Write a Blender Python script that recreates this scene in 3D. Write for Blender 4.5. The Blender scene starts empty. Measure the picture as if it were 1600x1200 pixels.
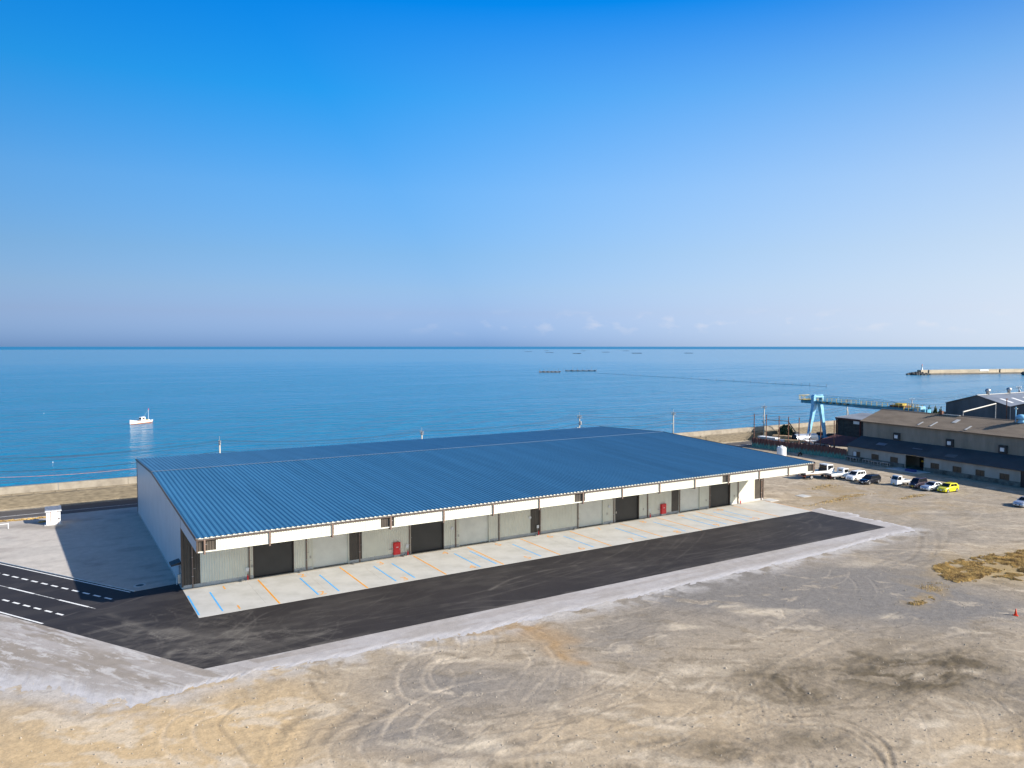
import bpy, bmesh, math, random
import numpy as np
from mathutils import Vector, Matrix

random.seed(7)
PI = math.pi
sc = bpy.context.scene
COL = sc.collection

# ------------------------------------------------------------------ camera
CAM_H = 25.0
YAW, PITCH, FPX = 0.55093, 0.04913, 1193.4          # measured from the vanishing points
cam_d = bpy.data.cameras.new('camera')
cam_d.sensor_width = 36.0
cam_d.lens = FPX / 1600 * 36
cam_d.clip_start = 0.5
cam_d.clip_end = 300000
cam = bpy.data.objects.new('camera', cam_d)
COL.objects.link(cam)
cam.location = (0, 0, CAM_H)
cam.rotation_euler = (PI / 2 - PITCH, 0, -YAW)
sc.camera = cam

# ------------------------------------------------------------------ sky and sun
SUN = Vector((1.19, -1.57, 1.0)).normalized()       # direction towards the sun
SUN_EL = math.asin(SUN.z)
SUN_AZ = math.atan2(SUN.x, SUN.y)
world = bpy.data.worlds.new('World')
sc.world = world
world.use_nodes = True
wn = world.node_tree
for n in list(wn.nodes):
    wn.nodes.remove(n)
w_out = wn.nodes.new('ShaderNodeOutputWorld')
w_bg = wn.nodes.new('ShaderNodeBackground')
w_sky = wn.nodes.new('ShaderNodeTexSky')
w_sky.sky_type = 'NISHITA'
w_sky.sun_disc = False
w_sky.sun_elevation = SUN_EL
w_sky.sun_rotation = -SUN_AZ
w_sky.altitude = 0
w_sky.air_density = 1.0
w_sky.dust_density = 0.6
w_sky.ozone_density = 3.0
w_hsv = wn.nodes.new('ShaderNodeHueSaturation')
w_hsv.inputs['Saturation'].default_value = 1.0
w_bg.inputs['Strength'].default_value = 0.108
# a few small pale clouds low over the horizon
w_tc = wn.nodes.new('ShaderNodeTexCoord')
w_map = wn.nodes.new('ShaderNodeMapping')
w_map.inputs['Scale'].default_value = (30, 30, 62)
w_noise = wn.nodes.new('ShaderNodeTexNoise')
w_noise.inputs['Scale'].default_value = 1.0
w_noise.inputs['Detail'].default_value = 6
w_ramp = wn.nodes.new('ShaderNodeMapRange')
w_ramp.inputs['From Min'].default_value = 0.54
w_ramp.inputs['From Max'].default_value = 0.74
w_sep = wn.nodes.new('ShaderNodeSeparateXYZ')
w_el = wn.nodes.new('ShaderNodeMapRange')
w_el.inputs['From Min'].default_value = 0.012
w_el.inputs['From Max'].default_value = 0.026
w_el2 = wn.nodes.new('ShaderNodeMapRange')
w_el2.inputs['From Min'].default_value = 0.050
w_el2.inputs['From Max'].default_value = 0.034
w_m1 = wn.nodes.new('ShaderNodeMath'); w_m1.operation = 'MULTIPLY'
w_m2 = wn.nodes.new('ShaderNodeMath'); w_m2.operation = 'MULTIPLY'
w_m3 = wn.nodes.new('ShaderNodeMath'); w_m3.operation = 'MULTIPLY'; w_m3.inputs[1].default_value = 0.32
w_mix = wn.nodes.new('ShaderNodeMix'); w_mix.data_type = 'RGBA'
w_mix.inputs['B'].default_value = (4.6, 4.3, 4.3, 1)
wl = wn.links.new
wl(w_tc.outputs['Generated'], w_map.inputs['Vector'])
wl(w_map.outputs['Vector'], w_noise.inputs['Vector'])
wl(w_noise.outputs['Fac'], w_ramp.inputs['Value'])
wl(w_tc.outputs['Generated'], w_sep.inputs['Vector'])
wl(w_sep.outputs['Z'], w_el.inputs['Value'])
wl(w_sep.outputs['Z'], w_el2.inputs['Value'])
wl(w_el.outputs['Result'], w_m1.inputs[0])
wl(w_el2.outputs['Result'], w_m1.inputs[1])
wl(w_m1.outputs[0], w_m2.inputs[0])
wl(w_ramp.outputs['Result'], w_m2.inputs[1])
w_cd = wn.nodes.new('ShaderNodeVectorMath'); w_cd.operation = 'DOT_PRODUCT'; w_cd.inputs[1].default_value = (math.sin(YAW + 0.27), math.cos(YAW + 0.27), 0)
wl(w_tc.outputs['Generated'], w_cd.inputs[0])
w_cb = wn.nodes.new('ShaderNodeMapRange'); w_cb.inputs['From Min'].default_value = 0.90; w_cb.inputs['From Max'].default_value = 0.975
wl(w_cd.outputs['Value'], w_cb.inputs['Value'])
w_m4 = wn.nodes.new('ShaderNodeMath'); w_m4.operation = 'MULTIPLY'
wl(w_m2.outputs[0], w_m4.inputs[0]); wl(w_cb.outputs['Result'], w_m4.inputs[1])
wl(w_m4.outputs[0], w_m3.inputs[0])
wl(w_sky.outputs['Color'], w_hsv.inputs['Color'])
# clear winter air: deep blue overhead, lavender haze low down (one tint for every azimuth)
w_cr = wn.nodes.new('ShaderNodeValToRGB')
stops = [(0.0, (0.20, 0.34, 0.77)), (0.0094, (0.21, 0.34, 0.755)), (0.043, (0.26, 0.32, 0.57)), (0.072, (0.285, 0.352, 0.525)), (0.117, (0.28, 0.39, 0.53)),
         (0.196, (0.245, 0.475, 0.65)), (0.306, (0.06, 0.53, 0.815)), (0.405, (0.005, 0.50, 0.95)), (0.60, (0.003, 0.34, 0.74)), (1.0, (0.003, 0.20, 0.48))]
els = w_cr.color_ramp.elements
els[0].position = stops[0][0]; els[0].color = (*stops[0][1], 1)
els[1].position = stops[-1][0]; els[1].color = (*stops[-1][1], 1)
for p_, c_ in stops[1:-1]:
    e_ = els.new(p_); e_.color = (*c_, 1)
wl(w_sep.outputs['Z'], w_cr.inputs['Fac'])
w_mul = wn.nodes.new('ShaderNodeMix'); w_mul.data_type = 'RGBA'; w_mul.blend_type = 'MULTIPLY'; w_mul.inputs['Factor'].default_value = 1.0
wl(w_hsv.outputs['Color'], w_mul.inputs['A']); wl(w_cr.outputs['Color'], w_mul.inputs['B'])
# brightening of the air towards the sun
w_dot = wn.nodes.new('ShaderNodeVectorMath'); w_dot.operation = 'DOT_PRODUCT'; w_dot.inputs[1].default_value = SUN
wl(w_tc.outputs['Generated'], w_dot.inputs[0])
w_au = wn.nodes.new('ShaderNodeMapRange'); w_au.inputs['From Min'].default_value = -0.35; w_au.inputs['From Max'].default_value = 0.95
wl(w_dot.outputs['Value'], w_au.inputs['Value'])
w_lo = wn.nodes.new('ShaderNodeMapRange'); w_lo.inputs['From Min'].default_value = 0.0; w_lo.inputs['From Max'].default_value = 0.40
w_lo.inputs['To Min'].default_value = 1.5; w_lo.inputs['To Max'].default_value = 0.0
wl(w_sep.outputs['Z'], w_lo.inputs['Value'])
w_mx = wn.nodes.new('ShaderNodeMath'); w_mx.operation = 'MAXIMUM'
w_pw = wn.nodes.new('ShaderNodeMath'); w_pw.operation = 'POWER'; w_pw.inputs[1].default_value = 6.0
wl(w_au.outputs['Result'], w_pw.inputs[0])
wl(w_lo.outputs['Result'], w_mx.inputs[0]); wl(w_pw.outputs[0], w_mx.inputs[1])
w_af = wn.nodes.new('ShaderNodeMath'); w_af.operation = 'MULTIPLY'; w_af.use_clamp = True
wl(w_mx.outputs[0], w_af.inputs[0]); wl(w_au.outputs['Result'], w_af.inputs[1])
w_am = wn.nodes.new('ShaderNodeMix'); w_am.data_type = 'RGBA'; w_am.inputs['B'].default_value = (4.6, 4.9, 5.15, 1)
wl(w_af.outputs[0], w_am.inputs['Factor']); wl(w_mul.outputs['Result'], w_am.inputs['A'])
wl(w_am.outputs['Result'], w_mix.inputs['A'])
wl(w_m3.outputs[0], w_mix.inputs['Factor'])
wl(w_mix.outputs['Result'], w_bg.inputs['Color'])
wl(w_bg.outputs['Background'], w_out.inputs['Surface'])

sun_d = bpy.data.lights.new('sun', 'SUN')
sun_d.energy = 5.0
sun_d.angle = math.radians(0.53)
sun_d.color = (1.0, 0.93, 0.83)
sun = bpy.data.objects.new('sun', sun_d)
COL.objects.link(sun)
sun.location = (60, -60, 80)
sun.rotation_euler = (-SUN).to_track_quat('-Z', 'Y').to_euler()

sc.view_settings.view_transform = 'Standard'
sc.view_settings.look = 'None'
sc.view_settings.gamma = 1.0
sc.view_settings.use_curve_mapping = False
sc.view_settings.exposure = 0.9

# ------------------------------------------------------------------ measuring helpers (photo pixel -> place in the world)
_r = np.array([math.cos(YAW), -math.sin(YAW), 0.0])
_f = np.array([math.sin(YAW) * math.cos(PITCH), math.cos(YAW) * math.cos(PITCH), -math.sin(PITCH)])
_u = np.cross(_r, _f)

def ray(u, v):
    return _f + (u - 800) / FPX * _r - (v - 600) / FPX * _u

def g(u, v, z=0.0):
    """point of the level plane z that the photo shows at (u, v)"""
    d = ray(u, v)
    t = (z - CAM_H) / d[2]
    return (float(d[0] * t), float(d[1] * t))

def gy(u, v, Y):
    d = ray(u, v)
    t = Y / d[1]
    return (float(d[0] * t), Y, float(CAM_H + d[2] * t))

# ------------------------------------------------------------------ mesh builder
class MB:
    def __init__(s):
        s.v = []; s.f = []

    def add(s, verts, faces):
        o = len(s.v)
        s.v += [tuple(p) for p in verts]
        s.f += [tuple(i + o for i in f) for f in faces]
        return s

    def box(s, x0, x1, y0, y1, z0, z1):
        return s.add([(x0, y0, z0), (x1, y0, z0), (x1, y1, z0), (x0, y1, z0), (x0, y0, z1), (x1, y0, z1), (x1, y1, z1), (x0, y1, z1)],
                     [(0, 3, 2, 1), (4, 5, 6, 7), (0, 1, 5, 4), (1, 2, 6, 5), (2, 3, 7, 6), (3, 0, 4, 7)])

    def bevbox(s, x0, x1, y0, y1, z0, z1, b=0.03):
        """box with chamfered upright edges and top"""
        def ring(z, i):
            return [(x0 + i + b, y0 + i, z), (x1 - i - b, y0 + i, z), (x1 - i, y0 + i + b, z), (x1 - i, y1 - i - b, z),
                    (x1 - i - b, y1 - i, z), (x0 + i + b, y1 - i, z), (x0 + i, y1 - i - b, z), (x0 + i, y0 + i + b, z)]
        return s.loft([ring(z0, 0), ring(z1 - b, 0), ring(z1, b * 0.7)])

    def loft(s, rings, caps=True, closed=True):
        n = len(rings[0]); vs = []; fs = []
        for r in rings:
            vs += r
        for k in range(len(rings) - 1):
            for i in range(n if closed else n - 1):
                j = (i + 1) % n
                fs.append((k * n + i, k * n + j, (k + 1) * n + j, (k + 1) * n + i))
        if caps:
            fs.append(tuple(range(n))[::-1])
            fs.append(tuple((len(rings) - 1) * n + i for i in range(n)))
        return s.add(vs, fs)

    def prism(s, poly, axis, a, b):
        """poly: 2D outline in the two other axes, extruded along axis from a to b"""
        def P(p, t):
            return (t, p[0], p[1]) if axis == 'x' else ((p[0], t, p[1]) if axis == 'y' else (p[0], p[1], t))
        return s.loft([[P(p, a) for p in poly], [P(p, b) for p in poly]])

    def tube(s, p0, p1, r0, r1=None, n=8):
        r1 = r0 if r1 is None else r1
        p0, p1 = Vector(p0), Vector(p1)
        d = (p1 - p0).normalized()
        a = d.orthogonal().normalized(); b = d.cross(a)
        R = [[tuple(p + (a * math.cos(2 * PI * i / n) + b * math.sin(2 * PI * i / n)) * r) for i in range(n)] for p, r in ((p0, r0), (p1, r1))]
        return s.loft(R)

    def path(s, pts, r, n=5):
        rings = []
        for k, p in enumerate(pts):
            p = Vector(p)
            d = (Vector(pts[min(k + 1, len(pts) - 1)]) - Vector(pts[max(k - 1, 0)])).normalized()
            a = d.cross(Vector((0, 0, 1)))
            a = a.normalized() if a.length > 1e-4 else Vector((1, 0, 0))
            b = d.cross(a)
            rings.append([tuple(p + (a * math.cos(2 * PI * i / n) + b * math.sin(2 * PI * i / n)) * r) for i in range(n)])
        return s.loft(rings)

    def lathe(s, prof, n=16, c=(0, 0, 0)):
        rings = [[(c[0] + r * math.cos(2 * PI * i / n), c[1] + r * math.sin(2 * PI * i / n), c[2] + z) for i in range(n)] for r, z in prof]
        return s.loft(rings)

    def quad(s, a, b, c, d):
        return s.add([a, b, c, d], [(0, 1, 2, 3)])

    def mesh(s, name, mat, smooth=False):
        me = bpy.data.meshes.new(name)
        me.from_pydata(s.v, [], s.f)
        bm = bmesh.new(); bm.from_mesh(me)
        bmesh.ops.recalc_face_normals(bm, faces=bm.faces)
        bm.to_mesh(me); bm.free()
        if mat:
            me.materials.append(mat)
        if smooth:
            me.shade_smooth()
        return me

    def build(s, name, mat, parent=None, smooth=False, recalc=True):
        me = s.mesh(name, mat, smooth)
        o = bpy.data.objects.new(name, me)
        COL.objects.link(o)
        if parent is not None:
            o.parent = parent
        return o

def inst(name, me, parent=None, loc=(0, 0, 0), rz=0):
    o = bpy.data.objects.new(name, me)
    COL.objects.link(o)
    o.location = loc; o.rotation_euler = (0, 0, rz)
    if parent is not None:
        o.parent = parent
    return o

def tag(o, label=None, cat=None, group=None, kind=None):
    if label: o['label'] = label
    if cat: o['category'] = cat
    if group: o['group'] = group
    if kind: o['kind'] = kind
    return o

def empty(name, loc, rz=0, label=None, cat=None, group=None):
    o = bpy.data.objects.new(name, None)
    o.empty_display_size = 0.3
    COL.objects.link(o)
    o.location = loc; o.rotation_euler = (0, 0, rz)
    return tag(o, label, cat, group)

def copy_tree(o, parent=None):
    c = o.copy()
    COL.objects.link(c)
    c.parent = parent
    for ch in list(o.children):
        copy_tree(ch, c)
    return c

# ------------------------------------------------------------------ materials
M = {}

def _mat(name):
    m = bpy.data.materials.new(name)
    m.use_nodes = True
    nt = m.node_tree
    return m, nt, nt.nodes['Principled BSDF']

def N(nt, t, **kw):
    n = nt.nodes.new('ShaderNode' + t)
    for k, v in kw.items():
        if k in n.inputs: n.inputs[k].default_value = v
        else: setattr(n, k, v)
    return n

def mat(name, col, rough=0.6, metal=0.0, var=0.12, scale=1.5, bump=0.0, bscale=20.0, stretch=(1, 1, 1), col2=None, spec=0.5, coat=0.0, ior=None, lo=0.35, hi=0.65):
    """painted or bare surface with mottling (colour between col and col2) and fine relief"""
    m, nt, b = _mat(name)
    L = nt.links.new
    tc = N(nt, 'TexCoord'); mp = N(nt, 'Mapping')
    mp.inputs['Scale'].default_value = stretch
    L(tc.outputs['Object'], mp.inputs['Vector'])
    nz = N(nt, 'TexNoise', Scale=scale, Detail=8.0, Roughness=0.6)
    L(mp.outputs['Vector'], nz.inputs['Vector'])
    mr = N(nt, 'MapRange'); mr.inputs['From Min'].default_value = lo; mr.inputs['From Max'].default_value = hi
    L(nz.outputs['Fac'], mr.inputs['Value'])
    mx = N(nt, 'Mix', data_type='RGBA')
    c2 = col2 or tuple(max(0, c * (1 - 2 * var)) for c in col)
    c1 = col if col2 else tuple(min(1, c * (1 + var * 0.6)) for c in col)
    mx.inputs['A'].default_value = (*c1, 1); mx.inputs['B'].default_value = (*c2, 1)
    L(mr.outputs['Result'], mx.inputs['Factor'])
    L(mx.outputs['Result'], b.inputs['Base Color'])
    b.inputs['Roughness'].default_value = rough
    b.inputs['Metallic'].default_value = metal
    b.inputs['Specular IOR Level'].default_value = spec
    b.inputs['Coat Weight'].default_value = coat
    if ior: b.inputs['IOR'].default_value = ior
    if bump:
        bn = N(nt, 'TexNoise', Scale=bscale, Detail=6.0)
        L(mp.outputs['Vector'], bn.inputs['Vector'])
        bp = N(nt, 'Bump', Strength=bump, Distance=0.05)
        L(bn.outputs['Fac'], bp.inputs['Height'])
        L(bp.outputs['Normal'], b.inputs['Normal'])
    M[name] = m
    return m

def vmat(name, rough=0.9, fine=3.0, var=0.25, bump=0.5, fine2=14.0, bdist=0.06, stones=0.0):
    """ground surface: colour attribute of the sheet, broken up by fine grain and relief"""
    m, nt, b = _mat(name)
    L = nt.links.new
    at = N(nt, 'Attribute', attribute_name='Col')
    tc = N(nt, 'TexCoord')
    n1 = N(nt, 'TexNoise', Scale=fine, Detail=10.0, Roughness=0.7)
    n2 = N(nt, 'TexNoise', Scale=fine2, Detail=6.0, Roughness=0.75)
    for n in (n1, n2): L(tc.outputs['Object'], n.inputs['Vector'])
    ad = N(nt, 'Math', operation='ADD'); L(n1.outputs['Fac'], ad.inputs[0]); L(n2.outputs['Fac'], ad.inputs[1])
    mr = N(nt, 'MapRange'); mr.inputs['From Min'].default_value = 0.7; mr.inputs['From Max'].default_value = 1.3
    mr.inputs['To Min'].default_value = 1 - var; mr.inputs['To Max'].default_value = 1 + var
    L(ad.outputs[0], mr.inputs['Value'])
    mx = N(nt, 'Vector Math' if False else 'VectorMath', operation='SCALE')
    L(at.outputs['Color'], mx.inputs[0]); L(mr.outputs['Result'], mx.inputs['Scale'])
    last = mx.outputs[0]
    if stones:
        vo = N(nt, 'TexVoronoi', Scale=1.6)
        vo.inputs['Randomness'].default_value = 1.0
        L(tc.outputs['Object'], vo.inputs['Vector'])
        sr = N(nt, 'MapRange'); sr.inputs['From Min'].default_value = 0.10; sr.inputs['From Max'].default_value = 0.04
        sr.inputs['To Max'].default_value = stones
        L(vo.outputs['Distance'], sr.inputs['Value'])
        m2 = N(nt, 'Mix', data_type='RGBA'); m2.inputs['B'].default_value = (0.5, 0.47, 0.42, 1)
        sm = N(nt, 'Math', operation='MULTIPLY'); sr2 = N(nt, 'MapRange')
        sr2.inputs['From Min'].default_value = 0.75; sr2.inputs['From Max'].default_value = 0.9
        cs = N(nt, 'SeparateColor'); L(vo.outputs['Color'], cs.inputs[0]); L(cs.outputs[0], sr2.inputs['Value'])
        L(sr.outputs['Result'], sm.inputs[0]); L(sr2.outputs['Result'], sm.inputs[1])
        L(sm.outputs[0], m2.inputs['Factor']); L(last, m2.inputs['A']); last = m2.outputs['Result']
    L(last, b.inputs['Base Color'])
    b.inputs['Roughness'].default_value = rough
    b.inputs['Specular IOR Level'].default_value = 0.25
    bp = N(nt, 'Bump', Strength=bump, Distance=bdist)
    L(ad.outputs[0], bp.inputs['Height'])
    L(bp.outputs['Normal'], b.inputs['Normal'])
    M[name] = m
    return m

vmat('dirt', fine=1.6, fine2=6.0, var=0.27, bump=0.45, bdist=0.08, stones=0.2)
vmat('gravel', fine=1.0, fine2=12.0, var=0.20, bump=0.5)
vmat('asphalt', rough=0.72, fine=0.7, fine2=24.0, var=0.22, bump=0.25, bdist=0.02)
mat('old_asphalt', (0.085, 0.082, 0.078), 0.85, var=0.2, scale=0.4, bump=0.3, bscale=30)
mat('pad_concrete', (0.435, 0.43, 0.415), 0.8, col2=(0.335, 0.33, 0.31), scale=0.35, bump=0.08, bscale=12, lo=0.42, hi=0.72)
mat('pad_edge', (0.42, 0.39, 0.335), 0.8, var=0.08, scale=0.8)
mat('orange_paint', (0.78, 0.33, 0.02), 0.6, var=0.15, scale=6)
mat('blue_paint', (0.05, 0.38, 0.80), 0.6, var=0.12, scale=6)
mat('white_paint', (0.80, 0.80, 0.78), 0.6, var=0.12, scale=5)
mat('worn_white', (0.50, 0.50, 0.49), 0.7, var=0.4, scale=3)
mat('cream_cladding', (0.71, 0.695, 0.585), 0.5, var=0.04, scale=0.6)
mat('grey_cladding', (0.60, 0.61, 0.62), 0.42, var=0.04, scale=0.4)
mat('brown_cladding', (0.075, 0.062, 0.050), 0.45, var=0.1, scale=1)
mat('brown_trim', (0.085, 0.062, 0.050), 0.45, var=0.1, scale=1)
mat('pipe_brown', (0.20, 0.135, 0.105), 0.45, var=0.1, scale=2)
mat('dark_shutter', (0.060, 0.058, 0.055), 0.42, metal=0.2, var=0.06, scale=0.7)
mat('pale_shutter', (0.74, 0.735, 0.66), 0.42, var=0.05, scale=0.7)
mat('plinth_concrete', (0.46, 0.46, 0.45), 0.85, var=0.1, scale=1.5)
mat('red_paint', (0.68, 0.012, 0.018), 0.35, var=0.08, scale=3)
mat('white_plastic', (0.66, 0.66, 0.66), 0.4, var=0.04)
mat('black_metal', (0.02, 0.02, 0.022), 0.5, var=0.1)
mat('galvanised', (0.42, 0.43, 0.44), 0.4, metal=0.6, var=0.15, scale=3)
mat('roof_blue', (0.038, 0.138, 0.250), 0.40, metal=0.15, var=0.09, scale=0.6, stretch=(1, 0.05, 1))
mat('ridge_metal', (0.24, 0.30, 0.36), 0.3, metal=0.4, var=0.08, scale=0.5)
mat('seawall_concrete', (0.30, 0.262, 0.208), 0.9, col2=(0.20, 0.172, 0.135), scale=0.6, bump=0.3, bscale=6)
mat('revetment', (0.20, 0.165, 0.115), 0.95, col2=(0.10, 0.082, 0.058), scale=1.3, bump=0.5, bscale=5, stretch=(0.6, 1, 3.5))
mat('verge_sand', (0.36, 0.30, 0.21), 0.95, var=0.2, scale=1.2, bump=0.3)
mat('pole_concrete', (0.40, 0.37, 0.33), 0.8, var=0.15, scale=1)
mat('wire', (0.02, 0.02, 0.022), 0.6, var=0.1)
mat('cable_sleeve', (0.50, 0.20, 0.12), 0.6, var=0.2, scale=2)
mat('steel_rust', (0.16, 0.07, 0.045), 0.85, var=0.35, scale=2)
mat('old_slate', (0.20, 0.158, 0.115), 0.9, col2=(0.13, 0.10, 0.072), scale=0.25, bump=0.2, bscale=3, stretch=(1, 2.5, 1))
mat('slate_dark', (0.055, 0.062, 0.068), 0.85, col2=(0.04, 0.044, 0.05), scale=0.3, bump=0.2, bscale=3)
mat('old_wall', (0.36, 0.33, 0.29), 0.9, col2=(0.27, 0.245, 0.21), scale=0.5, stretch=(1, 1, 0.35))
mat('old_upper', (0.27, 0.235, 0.19), 0.9, col2=(0.19, 0.165, 0.13), scale=0.6, stretch=(1, 2, 0.2))
mat('wall_foot', (0.13, 0.135, 0.12), 0.95, var=0.3, scale=0.8)
mat('window_frame', (0.10, 0.075, 0.06), 0.6)
mat('skylight', (0.55, 0.53, 0.48), 0.4, var=0.1)
mat('shed_wall', (0.105, 0.11, 0.115), 0.85, col2=(0.07, 0.072, 0.075), scale=0.3, stretch=(1, 1, 0.3))
mat('shed_roof', (0.17, 0.19, 0.225), 0.5, metal=0.2, var=0.12, scale=0.2)
mat('dark_sheet', (0.035, 0.035, 0.036), 0.8, var=0.3, scale=0.6, stretch=(1, 1, 3))
mat('maroon_sheet', (0.085, 0.028, 0.03), 0.7, var=0.25, scale=0.8)
mat('crane_blue', (0.24, 0.52, 0.72), 0.45, var=0.15, scale=0.7)
mat('crane_teal', (0.07, 0.29, 0.43), 0.5, var=0.2, scale=0.7)
mat('crane_yellow', (0.62, 0.44, 0.08), 0.5, var=0.2, scale=1)
mat('timber', (0.42, 0.28, 0.15), 0.85, var=0.25, scale=2)
mat('beige_box', (0.52, 0.48, 0.42), 0.7, var=0.15, scale=1)
mat('rock', (0.07, 0.068, 0.065), 0.95, var=0.3, scale=0.6, bump=0.6, bscale=2)
mat('pier_concrete', (0.42, 0.35, 0.25), 0.9, col2=(0.28, 0.235, 0.175), scale=0.05, stretch=(1, 1, 4))
mat('pier_foot', (0.13, 0.11, 0.09), 0.9, var=0.2, scale=0.3)
mat('leaf', (0.045, 0.075, 0.025), 0.7, var=0.35, scale=1.5)
mat('bark', (0.10, 0.075, 0.05), 0.9, var=0.3, scale=3)
mat('dry_grass', (0.70, 0.49, 0.18), 0.9, col2=(0.22, 0.135, 0.05), scale=0.8, lo=0.35, hi=0.65)
mat('tyre', (0.015, 0.015, 0.016), 0.8, var=0.2)
mat('rim', (0.55, 0.56, 0.58), 0.3, metal=0.8, var=0.1)
mat('pearl_white', (0.82, 0.82, 0.81), 0.25, var=0.03, coat=0.6)
mat('silver_paint', (0.50, 0.53, 0.57), 0.28, metal=0.5, var=0.04, coat=0.6)
mat('black_paint', (0.012, 0.012, 0.016), 0.18, var=0.1, coat=1.0)
mat('plum_paint', (0.035, 0.024, 0.036), 0.22, var=0.1, coat=1.0)
mat('yellow_paint', (0.78, 0.68, 0.01), 0.28, var=0.05, coat=0.7)
mat('lamp_glass', (0.75, 0.78, 0.8), 0.12, var=0.05, spec=0.8)
mat('tail_red', (0.35, 0.01, 0.01), 0.2, var=0.05)
mat('plate_yellow', (0.72, 0.48, 0.03), 0.5, var=0.05)
mat('bed_floor', (0.11, 0.075, 0.05), 0.85, var=0.3, scale=2)
mat('tarp_blue', (0.012, 0.05, 0.20), 0.5, var=0.1)
mat('boat_white', (0.82, 0.80, 0.78), 0.4, var=0.05, scale=0.8)
mat('boat_rust', (0.40, 0.14, 0.05), 0.7, var=0.2, scale=1)
mat('net_brown', (0.19, 0.16, 0.15), 0.9, var=0.3, scale=0.3)
mat('raft_grey', (0.10, 0.15, 0.21), 0.9, var=0.3, scale=0.2)
mat('cone_red', (0.72, 0.06, 0.02), 0.5, var=0.08)

def glass_mat(name, col, rough=0.06):
    m, nt, b = _mat(name)
    b.inputs['Base Color'].default_value = (*col, 1)
    b.inputs['Roughness'].default_value = rough
    b.inputs['Specular IOR Level'].default_value = 0.6
    M[name] = m
glass_mat('car_glass', (0.012, 0.014, 0.016))
glass_mat('window_glass', (0.030, 0.024, 0.016), 0.35)
glass_mat('window_pale', (0.55, 0.58, 0.60), 0.2)  # paler glass colour, for one pane of the first factory window
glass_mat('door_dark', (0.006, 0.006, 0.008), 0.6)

def sheet_pile_mat():
    """green paint eaten by rust that runs down from the top edge"""
    m, nt, b = _mat('sheet_pile')
    L = nt.links.new
    tc = N(nt, 'TexCoord'); mp = N(nt, 'Mapping'); mp.inputs['Scale'].default_value = (2.2, 2.2, 0.25)
    L(tc.outputs['Object'], mp.inputs['Vector'])
    nz = N(nt, 'TexNoise', Scale=1.0, Detail=6.0, Roughness=0.7); L(mp.outputs['Vector'], nz.inputs['Vector'])
    sp = N(nt, 'SeparateXYZ'); L(tc.outputs['Object'], sp.inputs['Vector'])
    h = N(nt, 'MapRange'); h.inputs['From Min'].default_value = 0.1; h.inputs['From Max'].default_value = 2.1
    h.inputs['To Min'].default_value = -0.38; h.inputs['To Max'].default_value = 0.45
    L(sp.outputs['Z'], h.inputs['Value'])
    a = N(nt, 'Math', operation='ADD'); L(h.outputs['Result'], a.inputs[0]); L(nz.outputs['Fac'], a.inputs[1])
    r = N(nt, 'MapRange'); r.inputs['From Min'].default_value = 0.40; r.inputs['From Max'].default_value = 0.62
    L(a.outputs[0], r.inputs['Value'])
    mx = N(nt, 'Mix', data_type='RGBA'); mx.inputs['A'].default_value = (0.10, 0.24, 0.20, 1); mx.inputs['B'].default_value = (0.13, 0.055, 0.045, 1)
    L(r.outputs['Result'], mx.inputs['Factor']); L(mx.outputs['Result'], b.inputs['Base Color'])
    b.inputs['Roughness'].default_value = 0.85
    M['sheet_pile'] = m
sheet_pile_mat()

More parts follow.
